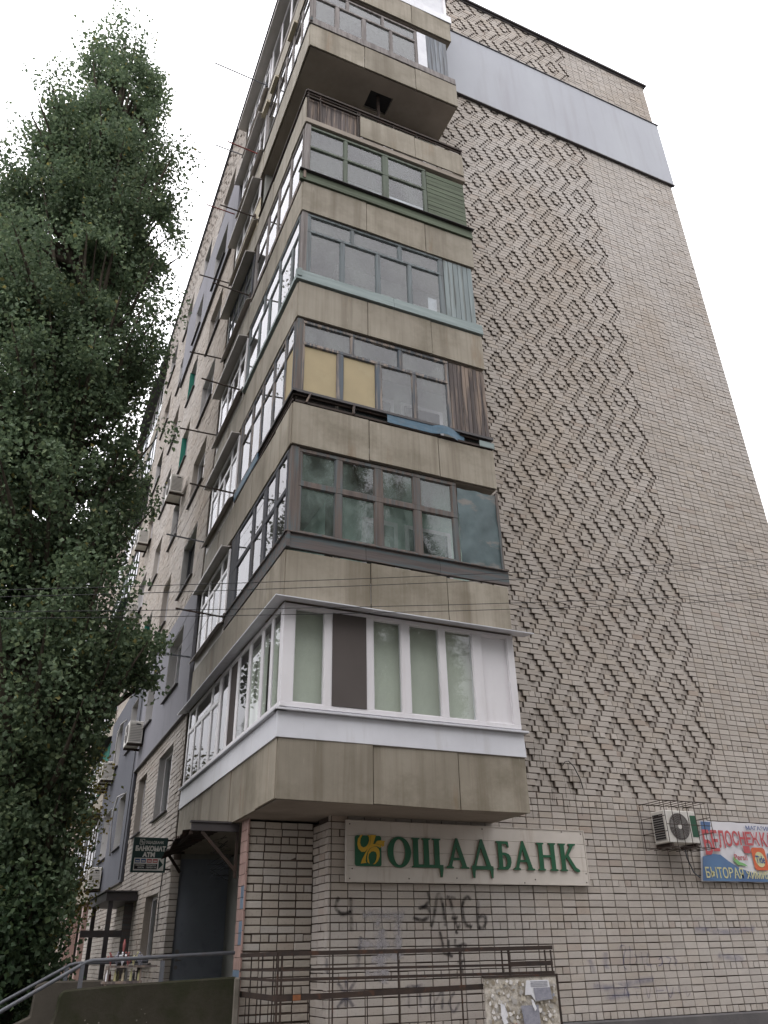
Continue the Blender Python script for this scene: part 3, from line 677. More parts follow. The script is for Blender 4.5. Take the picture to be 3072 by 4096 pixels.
def flatB(k, style, vis=None):
    """second flat on the long side: y 14.45 .. 16.95"""
    b = base(k); bal = BAL[k]
    if style == 'pvc':
        glazing(bal, 'L', [(14.55, 15.0), (15.1, 15.6), (15.68, 16.1), (16.22, 16.8)], b+1.2, b+2.62, PVC, GLASS, ends=(14.46, 16.92), th=.07, o=-.03, trans=(b+2.2, b+2.28), upper=[(14.55, 15.0), (15.1, 16.1), (16.22, 16.8)])
    elif style == 'wood':
        glazing(bal, 'L', [(14.6, 15.15), (15.25, 15.8), (15.9, 16.4), (16.46, 16.85)], b+1.2, b+2.62, W_DARK, GLASSD, ends=(14.46, 16.92), trans=(b+2.05, b+2.12))
    elif style == 'siding':
        planks(bal, 'L', 14.46, 16.9, b+.84, b+2.0, 16, SIDING, name='siding_board')
        glazing(bal, 'L', [(14.6, 15.3), (15.4, 16.1), (16.2, 16.8)], b+2.06, b+2.62, PVC, GLASS, ends=(14.46, 16.92))
    strip(bal, 'L', 14.46, 16.95, b+.84, b+1.12, -.04, .0, VISOR if style != 'siding' else SIDING, 'spandrel')
    sill_sheet(bal, 14.42, 17.0, b+1.14)
    if vis: visor(bal, 14.45, 17.15, b+2.74, vis[0], vis[1], vis[2])

# floor 3 — bare wood with teal sheet
b = base(3); B3 = BAL[3]
post(B3, b+1.17, b+2.78, W_FRAME3, .14)
glazing(B3, 'R', [(3.41, 4.00), (4.12, 4.71), (4.86, 5.44), (5.58, 6.20)], b+1.22, b+2.70, W_FRAME3, GLASS3, ends=(3.36, 6.3), trans=(b+2.04, b+2.14))
t = MB(); pr = FP('R', YR); N = 9; Mz = 11
G = [[pr(6.31+(7.12-6.31)*i/N, b+1.2+(1.47)*q/Mz, -.03+.018*math.sin(i*1.3+q*.8)*math.sin(q*1.9)+random.gauss(0, .004)) for i in range(N+1)] for q in range(Mz+1)]
t.add([p for r in G for p in r], [(q*(N+1)+i, q*(N+1)+i+1, (q+1)*(N+1)+i+1, (q+1)*(N+1)+i) for q in range(Mz) for i in range(N)]); t.build('metal_sheet', TEAL, B3, smooth=True)
t = MB(); fbox(t, 'R', 7.1, 7.15, b+1.15, b+2.72, -.06, -.01); t.build('end_post', W_FRAME3, B3)
strip(B3, 'R', 3.18, 7.2, b+.88, b+1.14, -.04, .02, W_SILL, 'sill_board', 3, .01); strip(B3, 'R', 3.16, 7.2, b+1.142, b+1.165, -.08, .045, W_FRAME3, 'sill_rail')
strip(B3, 'L', 10.48, 14.35, b+.88, b+1.14, -.04, .02, W_SILL, 'sill_board', 2, .01); strip(B3, 'L', 10.48, 14.35, b+1.142, b+1.165, -.08, .045, W_FRAME3, 'sill_rail')
glazing(B3, 'L', [(10.72, 11.22), (11.36, 11.85), (12.05, 12.62), (12.78, 13.75)], b+1.22, b+2.70, W_DARK, GLASS, ends=(10.66, 14.3), trans=(b+1.96, b+2.05))
flatB(3, 'pvc', (.16, VISOR, .02))

# floor 4 — yellowed boards, torn blue strip
b = base(4); B4 = BAL[4]
post(B4, b+1.15, b+2.78, W_FRAME3, .12)
up4 = [(3.36, 4.27), (4.33, 5.25), (5.32, 6.26)]
glazing(B4, 'R', [(3.37, 4.01), (4.12, 4.77), (4.88, 5.52), (5.60, 6.26)], b+1.17, b+2.70, W_FRAME4, GLASSD, ends=(3.33, 6.32), trans=(b+2.2, b+2.26), upper=up4, special={0: PLY, 1: PLY})
planks(B4, 'R', 6.33, 7.13, b+1.13, b+2.74, 9, W_GREY)
t = MB(); fbox(t, 'R', 3.18, 7.16, b+1.07, b+1.12, -.04, .03); fbox(t, 'L', 10.48, 14.35, b+1.07, b+1.12, -.04, .03); t.build('bent_rail', DARKMETAL, B4)
t = MB(); fbox(t, 'R', 3.2, 7.14, b+.86, b+.9, -.03, .02); fbox(t, 'L', 10.5, 14.3, b+.86, b+.9, -.03, .02); t.build('lower_rail', RUST, B4)
for a, c in ((3.3, 4.0), (4.06, 5.1), (6.5, 7.0)):
    t = MB(); fbox(t, 'R', a, c, b+.91, b+1.06, -.1, -.08); t.build('exposed_board', W_SILL, B4)
for a, c in ((3.42, 3.5), (4.3, 4.31)):
    t = MB(); t.bar((a, 10.5, b+.88), (c, 10.5, b+1.09), .055, .03); t.build('short_batten', W_GREY, B4)
t = MB(); N = 16
for i in range(N):
    for q in (0, 1):
        u = 4.95+(6.55-4.95)*(i+q)/N
    ua, ub = 4.95+1.6*i/N, 4.95+1.6*(i+1)/N
    f = lambda u: .03+(.05*math.sin((u-5.9)*7) if u > 5.9 else 0)
    h = lambda u: (.02*math.sin((u-5.9)*9) if u > 5.9 else 0)
    t.add([pr(ua, b+.885+h(ua), f(ua)), pr(ub, b+.885+h(ub), f(ub)), pr(ub, b+1.08+h(ub), f(ub)-.01), pr(ua, b+1.08+h(ua), f(ua)-.01)], [(0,1,2,3)])
t.build('torn_strip', BLUEP, B4, smooth=True)
strip(B4, 'R', 6.85, 7.17, b+.87, b+1.0, .0, .03, W_SILL5, 'loose_board')
strip(B4, 'L', 12.6, 14.35, b+.9, b+1.08, .0, .03, BLUEP, 'torn_strip')
glazing(B4, 'L', [(10.68, 11.1), (11.2, 11.8), (11.92, 12.58), (12.7, 13.3), (13.42, 14.1)], b+1.17, b+2.70, W_FRAME4, GLASS, ends=(10.64, 14.3), trans=(b+2.2, b+2.26), special={0: PLY})
flatB(4, 'pvc', (.16, VISOR, .02))

# floor 5 — pale teal
b = base(5); B5 = BAL[5]
post(B5, b+1.15, b+2.86, W_FRAME8, .12)
glazing(B5, 'R', [(3.42, 4.05), (4.13, 4.82), (4.90, 5.53), (5.61, 6.27)], b+1.19, b+2.73, W_FRAME5, GLASSD, ends=(3.33, 6.37), trans=(b+2.28, b+2.34), upper=[(3.4, 4.27), (4.33, 5.33), (5.4, 6.27)])
planks(B5, 'R', 6.38, 7.08, b+1.18, b+2.77, 6, W_PALE)
strip(B5, 'R', 3.14, 7.18, b+.88, b+1.15, -.04, .05, W_SILL5, 'sill_board', 2, .03)
strip(B5, 'L', 10.46, 14.35, b+.95, b+1.15, -.04, .05, W_SILL5, 'sill_board', 2, .03)
glazing(B5, 'L', [(10.68, 11.0), (11.12, 11.78), (11.9, 12.54), (12.66, 13.3), (13.42, 14.18)], b+1.19, b+2.73, W_FRAME5, GLASS, ends=(10.64, 14.3), trans=(b+2.22, b+2.28), upper=[(10.68, 11.9), (12.0, 13.0), (13.1, 14.18)])
t = MB(); t.box(6.0, 6.2, 10.62, 10.624, b+1.22, b+1.6); t.build('paper_sheet', CLOTH, B5)
flatB(5, 'pvc', (.2, VISOR, .04))

# floor 6 — green slats
b = base(6); B6 = BAL[6]
post(B6, b+1.15, b+2.75, W_FRAME8, .11)
glazing(B6, 'R', [(3.33, 4.10), (4.18, 5.02), (5.15, 6.02)], b+1.19, b+2.66, W_FRAME6, GLASSD, ends=(3.33, 6.1), trans=(b+2.02, b+2.08))
planks(B6, 'R', 6.11, 7.08, b+1.16, b+2.68, 11, W_GREEN, False, name='slat')
strip(B6, 'R', 3.12, 7.16, b+.86, b+1.13, -.04, .05, W_GREEN, 'sill_board', 1, .03); strip(B6, 'R', 3.1, 7.2, b+1.132, b+1.15, -.06, .09, DARKMETAL, 'sill_rail')
strip(B6, 'L', 10.46, 14.35, b+.9, b+1.13, -.04, .03, W_GREY, 'sill_board', 1, .02)
for a, c, h in ((4.75, 5.0, .22), (5.17, 6.0, .26)):
    t = MB(); t.box(a, c, 10.615, 10.62, b+1.2, b+1.2+h); t.build('cloth', CLOTH, B6)
glazing(B6, 'L', [(10.72, 11.42), (11.55, 12.3), (12.45, 13.15), (13.3, 14.1)], b+1.19, b+2.66, W_FRAME8, GLASS, ends=(10.66, 14.3), trans=(b+2.02, b+2.08))
t = MB(); t.bar((4.8, 10.75, b+1.2), (5.75, 10.75, b+2.55), .035); t.build('brace_bar', RUST, B6)
flatB(6, 'wood', (.22, VISOR, .05))

# floor 7 — open, planks behind the railing
b = base(7); B7 = BAL[7]
t = MB(); fbox(t, 'R', 3.2, 7.12, b+1.05, b+1.1, -.05, .02); fbox(t, 'R', 3.2, 4.5, b+.86, b+.89, -.04, .01); fbox(t, 'R', 3.2, 7.12, b+.98, b+1.0, -.03, 0)
for u in (3.22, 3.5, 4.4, 4.45, 5.3, 5.9, 6.4, 7.08): fbox(t, 'R', u, u+.03, b+.14, b+1.05, -.04, 0)
fbox(t, 'L', 10.52, 14.3, b+1.05, b+1.1, -.05, .02); t.build('railing', RUST, B7)
planks(B7, 'R', 3.26, 4.46, b+.2, b+.84, 11, W_GREY, o=-.08)
strip(B7, 'R', 3.22, 4.5, b+.86, b+1.02, -.1, -.08, W_GREY, 'cross_plank')
for a, c in ((4.47, 5.83), (5.84, 7.1)):
    t = MB(); z1 = b+.88; t.add([pr(a, b+.16, .02), pr(c, b+.14, .03), pr(c, z1, .02), pr(a, z1-.02, .015), pr(a, b+.16, -.012), pr(c, b+.14, 0), pr(c, z1, -.012), pr(a, z1-.02, -.017)], [(0,1,2,3),(7,6,5,4),(0,4,5,1),(1,5,6,2),(2,6,7,3),(3,7,4,0)]); t.build('parapet_panel', PANEL, B7, bevel=.004)
strip(B7, 'R', 3.2, 7.14, b-.01, b+.13, -.04, .0, SLAB, 'slab_edge')
t = MB(); t.bar((5.25, 11.2, b+.2), (5.2, 11.1, b+2.85), .06); t.build('ladder_pole', RUST, B7)
flatB(7, 'siding', (.22, VISOR, .05))

# floor 8 — grey wood
b = base(8); B8 = BAL[8]
post(B8, b+1.15, b+2.75, W_FRAME8, .1)
glazing(B8, 'R', [(3.33, 3.84), (3.94, 4.56), (4.66, 5.32), (5.39, 6.04)], b+1.18, b+2.56, W_FRAME8, GLASSD, ends=(3.31, 6.1), trans=(b+2.1, b+2.16), upper=[(3.33, 4.13), (4.2, 5.1), (5.16, 6.04)])
planks(B8, 'R', 6.11, 6.38, b+1.14, b+2.62, 1, CLOTH); planks(B8, 'R', 6.38, 6.99, b+1.14, b+2.62, 5, W_BLUEGREY)
strip(B8, 'R', 3.16, 7.14, b+.86, b+1.12, -.04, .03, W_FRAME8, 'sill_board', 3, .02); strip(B8, 'L', 10.46, 14.35, b+.9, b+1.1, -.04, .03, W_SILL, 'sill_board', 1, .02)
glazing(B8, 'L', [(10.66, 11.2), (11.32, 11.9), (12.02, 12.5), (12.64, 13.15), (13.3, 14.1)], b+1.18, b+2.56, W_FRAME8, GLASS, ends=(10.6, 14.3), trans=(b+2.1, b+2.16))
for u in (11.6, 13.2, 14.0):
    t = MB(); fbox(t, 'L', u, u+.55, b+2.62, b+2.7, .02, .12); t.build('wind_board', SIDING, B8)
t = MB(); t.box(4.97, 5.55, 10.99, 11.45, b+.06, b+.09); t.build('hatch_cover', BLACK, B8)
flatB(8, 'pvc', (.22, VISOR, .05))

# floor 9
b = base(9); B9 = BAL[9]
post(B9, b+1.15, b+2.75, PVC, .1)
strip(B9, 'R', 3.18, 7.2, b+.84, b+1.18, -.04, .03, FLASH, 'sill_board', 1, .02); strip(B9, 'L', 10.48, 14.35, b+.84, b+1.18, -.04, .03, W_FRAME8, 'sill_board', 1, .02)
glazing(B9, 'R', [(3.4, 4.3), (4.42, 5.2), (5.3, 5.9), (5.98, 7.02)], b+1.25, b+2.62, PVC, GLASS, ends=(3.3, 7.1), special={3: CLOTH})
glazing(B9, 'L', [(10.7, 11.5), (11.6, 12.4), (12.5, 13.3), (13.4, 14.2)], b+1.25, b+2.62, PVC, GLASS, ends=(10.6, 14.3))
flatB(9, 'pvc', None)
t = MB(); t.box(2.92, 7.4, 10.2, GY, b+2.78, b+2.86); t.box(2.92, 4.4, GY, 17.3, b+2.78, b+2.86); t.build('roof_visor', VISOR, B9)
m = MB(); m.box(3.24, 4.4, GY+.02, 17.2, b+2.9, 26.3); m.build('attic_wall', BRICK, BLD)

# entrance niche under the loggia: soffit is the floor-2 slab
m = MB(); m.box(4.36, 4.44, 12.55, 17.3, -1.3, 1.8); m.box(3.36, 4.4, 17.3, 17.5, 1.76, 2.0); m.build('niche_wall', INNER, BLD)
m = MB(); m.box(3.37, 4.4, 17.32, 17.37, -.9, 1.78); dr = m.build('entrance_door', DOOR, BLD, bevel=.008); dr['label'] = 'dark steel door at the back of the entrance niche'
m = MB(); m.box(3.46, 3.5, 17.28, 17.32, -.02, .03); m.tube([(3.48, 17.27, .0), (3.56, 17.27, .0)], .012); m.build('handle', GREY, dr)
m = MB(); m.tube([(3.48, 17.318, .14), (3.48, 17.31, .14)], .04, 12); m.tube([(3.48, 17.318, -.12), (3.48, 17.31, -.12)], .035, 12); m.build('worn_patch', GREY, dr)
m = MB(); m.box(4.4, 4.46, 17.2, 17.31, -.9, 1.78); m.build('door_jamb', BLACK, dr)

# entrance canopy
b2 = base(2)
m = MB(); m.box(2.6, 3.33, 12.72, 12.78, 1.69, 1.80); m.box(2.58, 3.2, 12.70, 12.8, 1.805, 1.83); can = m.build('entrance_canopy', DARKMETAL, BLD)
m = MB(); m.bar((2.76, 12.75, 1.68), (3.32, 12.75, 1.14), .045); m.bar((3.31, 12.75, 1.05), (3.31, 12.75, 1.7), .04); m.build('strut', RUST, can)
m = MB(); m.bar((2.9, 16.1, 1.72), (3.18, 16.25, 1.42), .04); m.bar((2.9, 16.1, 1.74), (3.2, 16.1, 1.74), .04); m.build('strut', RUST, can)
m = MB(); m.bar((2.62, 12.8, 1.67), (2.9, 16.1, 1.74), .05); m.build('front_beam', RUST, can)
m = MB(); N = 46
for i in range(N):
    for q in range(3):
        def P(ii, qq):
            y = 12.82+3.4*ii/N; xo = 2.5+.3*ii/N; x = 3.19+(xo-3.19)*qq/3
            return (x, y, 1.80-.10*qq/3+.022*math.sin(ii*1.7)-.03*qq/3*math.sin(ii*.31)-.05*(qq/3)*(ii/N))
        m.add([P(i, q), P(i+1, q), P(i+1, q+1), P(i, q+1)], [(0,1,2,3)])
m.build('corrugated_sheet', RUST, can, smooth=True)
m = MB()
for i in range(14):
    y = random.uniform(12.75, 13.1); z = random.uniform(1.2, 1.7); m.tube([(3.2, y, z), (3.1-random.random()*.15, y+.05, z-random.uniform(.05, .2)), (3.28, y+.1, z-random.uniform(.1, .3))], .004, 4)
m.build('hanging_cable', BLACK, can)

# ---- second loggia stack and far niche
RJ2 = [31.35, 33.2, 35.1, 37, 38.9, 40.75]
for k in range(1, 10):
    b = base(k); m = MB(); m.box(3.24, 4.5, 31.35, 40.8, b, b+.17); lo = m.build('far_loggia', SLAB, BLD)
    if k > 1: parapet(lo, 'L', RJ2, b, b+.84)
    m = MB(); m.box(4.4, 4.44, 31.3, 40.8, b+.17, b+2.8); m.build('inner_wall', INNER, lo)
    if k == 1: continue
    st = [('pvc', PVC), ('wood', W_FRAME5), ('wood', W_DARK), ('pvc', PVC), ('wood', W_FRAME4)][(k*2) % 5]
    glazing(lo, 'L', [(31.5, 32.4), (32.5, 33.4), (33.5, 34.4), (34.5, 35.4)], b+1.0, b+2.62, st[1], GLASS, ends=(31.4, 35.5))
    st = [W_FRAME5, PVC, W_DARK][k % 3]
    glazing(lo, 'L', [(36.6, 37.5), (37.6, 38.5), (38.6, 39.5), (39.6, 40.6)], b+1.0, b+2.62, st, GLASS, ends=(35.6, 40.7))
    if k % 2: visor(lo, 31.4, 36, b+2.75, .45, DARKMETAL, .15)
    if k in (3, 4, 5): 
        m = MB(); fbox(m, 'L', 31.6, 33.6, b+.9, b+2.5, .02, .05); m.build('netting', GRILL, lo)
    if k == 3:
        m = MB(); m.box(2.55, 3.18, 31.5, 34.5, b+.0, b+.06); m.build('projecting_floor', W_SILL, lo)
for k in range(2, 10):
    b = base(k); m = MB(); m.box(3.24, 4.5, 54, 63.5, b, b+.17); lo = m.build('far_loggia', SLAB, BLD); parapet(lo, 'L', [54, 57, 60, 63.5], b, b+.84)
    m = MB(); m.box(4.4, 4.44, 54, 63.5, b+.17, b+2.8); m.build('inner_wall', INNER, lo)
    glazing(lo, 'L', [(54.2, 56), (56.1, 58), (58.1, 60), (60.1, 62), (62.1, 63.3)], b+1.0, b+2.62, PVC if k % 2 else W_DARK, GLASS, ends=(54.1, 63.4))
for y0, x0, x1, d in ((33.0, 3.2, 3.38, .4), (36.4, 3.0, 3.4, .5), (39.5, 3.2, 3.4, .5)):
    m = MB(); m.box(x0, x1, y0, y0+d, GROUND, 1.8); m.build('tiled_pillar', PINK, BLD)
m = MB(); m.box(3.22, 3.45, 37.6, 37.66, -.6, 1.2); m.build('white_door', PVC, BLD)
# second porch canopy
m = MB(); m.box(2.5, 3.18, 21.0, 24.4, 1.22, 1.4); m.box(2.45, 3.18, 20.95, 24.45, 1.402, 1.43); pc = m.build('porch_canopy', DARKMETAL, BLD)
for x, y in ((2.62, 21.1), (2.62, 24.2)):
    m = MB(); m.box(x-.05, x+.05, y-.05, y+.05, GROUND, 1.218); m.build('porch_post', DARKMETAL, pc)
m = MB(); m.box(2.05, 2.95, 21.06, 21.14, .48, .62); m.build('porch_rail', DARKMETAL, pc)
m = MB(); m.box(2.97, 3.17, 21.3, 21.36, -.9, 1.2); m.build('porch_door', W_SILL, pc)

# ------------------------------------------------------------------ graffiti and paint on the gable (thin ribbons of paint, part of the wall)
def spray(name, col, alpha):
    g = NG(name); uv = g.n('ShaderNodeAttribute', attribute_name='edge').outputs['Fac']
    a = g.mul(g.ramp(uv, 0, .75), g.ramp(g.noise(9, (1, 1, 1), 4), .25, .6)); a = g.mul(a, alpha)
    df = g.n('ShaderNodeBsdfDiffuse'); df.inputs[0].default_value = col; tr = g.n('ShaderNodeBsdfTransparent'); mx = g.n('ShaderNodeMixShader')
    g.l(a, mx.inputs[0]); g.l(tr.outputs[0], mx.inputs[1]); g.l(df.outputs[0], mx.inputs[2]); g.l(mx.outputs[0], g.o.inputs[0]); return g.m
SP_K = spray('black_spray', srgb(58, 54, 54), .76); SP_W = spray('white_paint_smear', srgb(186, 182, 186), .55); SP_B = spray('blue_marker', srgb(84, 88, 140), .55); SP_G = spray('grey_spray', srgb(84, 84, 96), .6)
def strokes(name, lines, width, mat, parent=None, plane=GY, lift=.0065, joined=False):
    if not joined:
        for n_, ln in enumerate(lines): strokes(name, [ln], width, mat, parent, plane, lift+.0006*n_, True)
        return
    V, Fc, ed = [], [], []
    for n_, ln in enumerate(lines):
        P = [Vector((u, z)) for u, z in ln]
        # Catmull-Rom smoothing
        pts = []
        for i in range(len(P)-1):
            p0, p1, p2, p3 = P[max(i-1, 0)], P[i], P[i+1], P[min(i+2, len(P)-1)]
            for s in range(8):
                t = s/8; pts.append(.5*((2*p1)+(-p0+p2)*t+(2*p0-5*p1+4*p2-p3)*t*t+(-p0+3*p1-3*p2+p3)*t**3))
        pts.append(P[-1]); o0 = len(V)
        for i, p in enumerate(pts):
            d = (pts[min(i+1, len(pts)-1)]-pts[max(i-1, 0)]); d = d.normalized() if d.length > 1e-6 else Vector((1, 0)); nn = Vector((-d.y, d.x))*width/2*random.uniform(.85, 1.15)
            e = 0 if i in (0, len(pts)-1) else 1
            for q, k in ((-1, 0), (0, e), (1, 0)): V.append((p.x+nn.x*q, plane-lift-.0006*n_, p.y+nn.y*q+ZO)); ed.append(k)
        for i in range(len(pts)-1):
            a = o0+i*3; Fc += [(a, a+3, a+4, a+1), (a+1, a+4, a+5, a+2)]
    me = bpy.data.meshes.new(name); me.from_pydata(V, [], Fc); me.materials.append(mat)
    at = me.attributes.new('edge', 'FLOAT', 'POINT'); at.data.foreach_set('value', ed); me.update()
    ob = bpy.data.objects.new(name, me); COL.objects.link(ob); attach(ob, parent); return ob
strokes('graffiti', [[(4.53, .74), (4.48, .62), (4.55, .53), (4.65, .53), (4.71, .56)], [(4.71, .74), (4.715, .5), (4.72, .29)]], .075, SP_K, gable)
strokes('graffiti', [[(5.93, .82), (5.95, .7), (5.85, .61), (5.76, .61)], [(5.78, .61), (5.92, .6), (5.94, .5), (5.82, .44), (5.67, .48)],
    [(5.96, .35), (6.02, .5), (6.1, .78), (6.17, .65), (6.2, .35)], [(6.24, .75), (6.32, .74), (6.4, .73)], [(6.30, .73), (6.34, .55), (6.40, .35), (6.45, .4)], [(6.3, .47), (6.42, .48)],
    [(6.66, .71), (6.58, .75), (6.5, .62), (6.53, .4), (6.65, .35)], [(6.78, .71), (6.75, .45), (6.76, .31)], [(6.76, .47), (6.86, .5), (6.89, .42), (6.83, .34), (6.76, .35)]], .072, SP_K, gable)
strokes('graffiti', [[(6.10, .3), (6.14, .15), (6.16, .02), (6.25, 0)], [(6.24, .2), (6.24, .02), (6.3, -.03)], [(6.35, .2), (6.36, .1), (6.48, .13), (6.54, .1)], [(6.44, .12), (6.42, -.06), (6.44, -.25)], [(6.36, -.1), (6.5, -.08)], [(6.36, .3), (6.4, .26)]], .062, SP_K, gable)
strokes('graffiti', [[(5.52, -.4), (5.6, -.37), (5.68, -.38), (5.8, -.36)], [(5.57, -.38), (5.57, -.64)], [(5.74, -.38), (5.75, -.64)], [(5.92, -.42), (5.9, -.66), (6.0, -.55), (6.1, -.44), (6.08, -.68)], [(6.3, -.46), (6.2, -.58), (6.26, -.7), (6.36, -.6)]], .055, SP_G, gable)
strokes('graffiti', [[(4.52, -.3), (4.63, -.44), (4.75, -.59)], [(4.78, -.29), (4.65, -.44), (4.51, -.6)], [(4.64, -.27), (4.635, -.6)]], .065, SP_G, gable)
strokes('paint_smear', [[(4.88, .5), (5.1, .52), (5.3, .5), (5.55, .5)], [(5.1, .5), (5.13, .2), (5.15, -.2)], [(5.45, .5), (5.42, .2), (5.45, -.05)], [(4.8, .16), (5.1, .14), (5.5, .15)], [(5.0, -.04), (5.3, .0), (5.45, -.04)], [(4.9, -.2), (5.3, -.22)], [(5.2, .35), (5.18, .0), (5.2, -.35)]], .16, SP_W, gable)
strokes('paint_smear', [[(4.87, .25), (4.82, .0), (4.8, -.15)], [(4.35, 0), (4.36, -.2)]], .08, SP_G, gable)
strokes('graffiti', [[(9.3, .0), (9.34, .07), (9.42, .05), (9.36, -.1), (9.33, -.2), (9.38, -.26)], [(9.5, .07), (9.5, -.02), (9.46, -.2)], [(9.58, -.05), (9.62, -.12), (9.56, -.18)], [(9.72, -.02), (9.72, -.2)], [(9.85, -.03), (9.8, -.2), (9.9, -.2)], [(10.05, -.14), (10.12, -.1), (10.1, -.2), (10.02, -.22)], [(10.2, -.1), (10.3, -.13), (10.22, -.22)], [(10.35, -.1), (10.42, -.16), (10.34, -.22)],
    [(9.25, -.62), (9.3, -.5), (9.35, -.62)], [(9.45, -.5), (9.6, -.52)], [(9.5, -.55), (9.5, -.66)], [(9.7, -.48), (9.72, -.66), (9.8, -.5)], [(9.9, -.5), (9.9, -.66)], [(9.9, -.56), (10.05, -.56)], [(10.1, -.5), (10.16, -.66), (10.25, -.52)], [(10.35, -.5), (10.36, -.62)], [(10.5, -.52), (10.5, -.66), (10.58, -.6)]], .022, SP_B, gable)
strokes('paint_smear', [[(8.7, -.1), (8.75, -.3)], [(9.0, 0), (9.0, -.25)], [(8.7, -.45), (9.0, -.5), (9.4, -.45), (9.9, -.4)], [(8.9, -.62), (9.4, -.6)], [(11.3, -.1), (11.9, -.15)], [(12.4, -.05), (12.8, -.1)], [(10.9, .3), (11.6, .25), (12.3, .3)]], .13, spray('blue_smear', srgb(112, 116, 150), .32), gable)
drips = [[(u, z), (u+random.uniform(-.01, .01), z-.06), (u+random.uniform(-.02, .02), z-random.uniform(.1, .25))] for u, z in [(random.uniform(7.5, 9.3), random.uniform(1.9, 4.4)) for _ in range(60)]]
strokes('tar_drip', drips, .016, spray('tar_drip', srgb(56, 48, 44), .8), gable, joined=True)['kind'] = 'stuff'
cb = MB(); cb.tube([(8.62, GY-.03, 2.80), (8.66, GY-.06, 2.86), (8.74, GY-.06, 2.88), (8.84, GY-.05, 2.80), (8.95, GY-.04, 2.6), (9.0, GY-.02, 2.45)], .008, 6); cb.build('loose_cable', BLACK, gable)

# ------------------------------------------------------------------ lettering helper
def filled(name, contours, mat, fn, extrude, parent=None, bevel=0):
    """2-D contours (outer + holes, even-odd) -> extruded mesh; fn maps (a,b,d) to world, d = outward"""
    cu = bpy.data.curves.new(name, 'CURVE'); cu.dimensions = '2D'; cu.fill_mode = 'BOTH'; cu.extrude = extrude/2; cu.bevel_depth = bevel
    for c in contours:
        sp = cu.splines.new('POLY'); sp.points.add(len(c)-1)
        for p, (a, b_) in zip(sp.points, c): p.co = (a, b_, 0, 1)
        sp.use_cyclic_u = True
    return curve_to(name, cu, mat, fn, extrude, parent)
def curve_to(name, cu, mat, fn, extrude, parent):
    tmp = bpy.data.objects.new('tmp', cu); COL.objects.link(tmp); bpy.context.view_layer.update()
    me = bpy.data.meshes.new_from_object(tmp.evaluated_get(bpy.context.evaluated_depsgraph_get())); bpy.data.objects.remove(tmp)
    for v in me.vertices:
        x, y, z = fn(v.co.x, v.co.y, v.co.z+extrude/2); v.co = (x, y, z+ZO)
    me.materials.clear(); me.materials.append(mat); me.name = name; me.update()
    ob = bpy.data.objects.new(name, me); COL.objects.link(ob); attach(ob, parent); return ob
def text(name, s, h, mat, fn, parent, extrude=.001, width=None, bold=0, align='LEFT', shear=0):
    cu = bpy.data.curves.new(name, 'FONT'); cu.body = s; cu.size = h/.729; cu.extrude = extrude/2; cu.offset = bold; cu.align_x = align; cu.shear = shear
    tmp = bpy.data.objects.new('tmp', cu); COL.objects.link(tmp); bpy.context.view_layer.update(); w_ = tmp.dimensions.x; bpy.data.objects.remove(tmp)
    k = (width/w_) if width and w_ > 0 else 1
    return curve_to(name, cu, mat, lambda a, b_, d: fn(a*k, b_, d), extrude, parent)

# ------------------------------------------------------------------ bank sign
SY = 11.54
SG = thing('bank_sign', 'long white sign board with green raised letters and gold emblem under the balcony', 'sign', (6.7, SY, .93))
for i, (z0, z1) in enumerate(((.935, 1.135), (1.138, 1.335), (1.338, 1.54), (1.543, 1.745))):
    t = MB(); t.box(4.62, 8.83, SY-.012+.001*i, SY+.03, z0, z1); t.build('sign_plank', SIGNW, SG, bevel=.003)
t = MB()
for (x0, x1, z0, z1) in ((4.605, 8.845, .925, .935), (4.605, 8.845, 1.745, 1.755), (4.605, 4.62, .935, 1.745), (8.83, 8.845, .935, 1.745)): t.box(x0, x1, SY-.02, SY+.035, z0, z1)
t.build('sign_rim', SIGNW, SG)
t = MB()
for x, z in ((4.66, .97), (4.66, 1.7), (4.7, 1.1), (5.6, .98), (6.4, 1.0), (7.6, .95), (7.8, 1.0), (8.78, .97), (8.79, 1.1), (8.78, 1.7), (8.4, 1.72), (6.9, 1.71)): t.tube([(x, SY-.02, z), (x, SY-.011, z)], .009, 6)
t.build('screw', RUST, SG)
sf = lambda x0, z0, sx, sz: (lambda a, b_, d: (x0+a*sx, SY-.014-d, z0+b_*sz))
def ell(cx, cz, rx, rz, n=40, a0=0, a1=360): return [(cx+rx*math.cos(rad(a0+(a1-a0)*i/n)), cz+rz*math.sin(rad(a0+(a1-a0)*i/n))) for i in range(n+(0 if a1-a0 >= 360 else 1))]
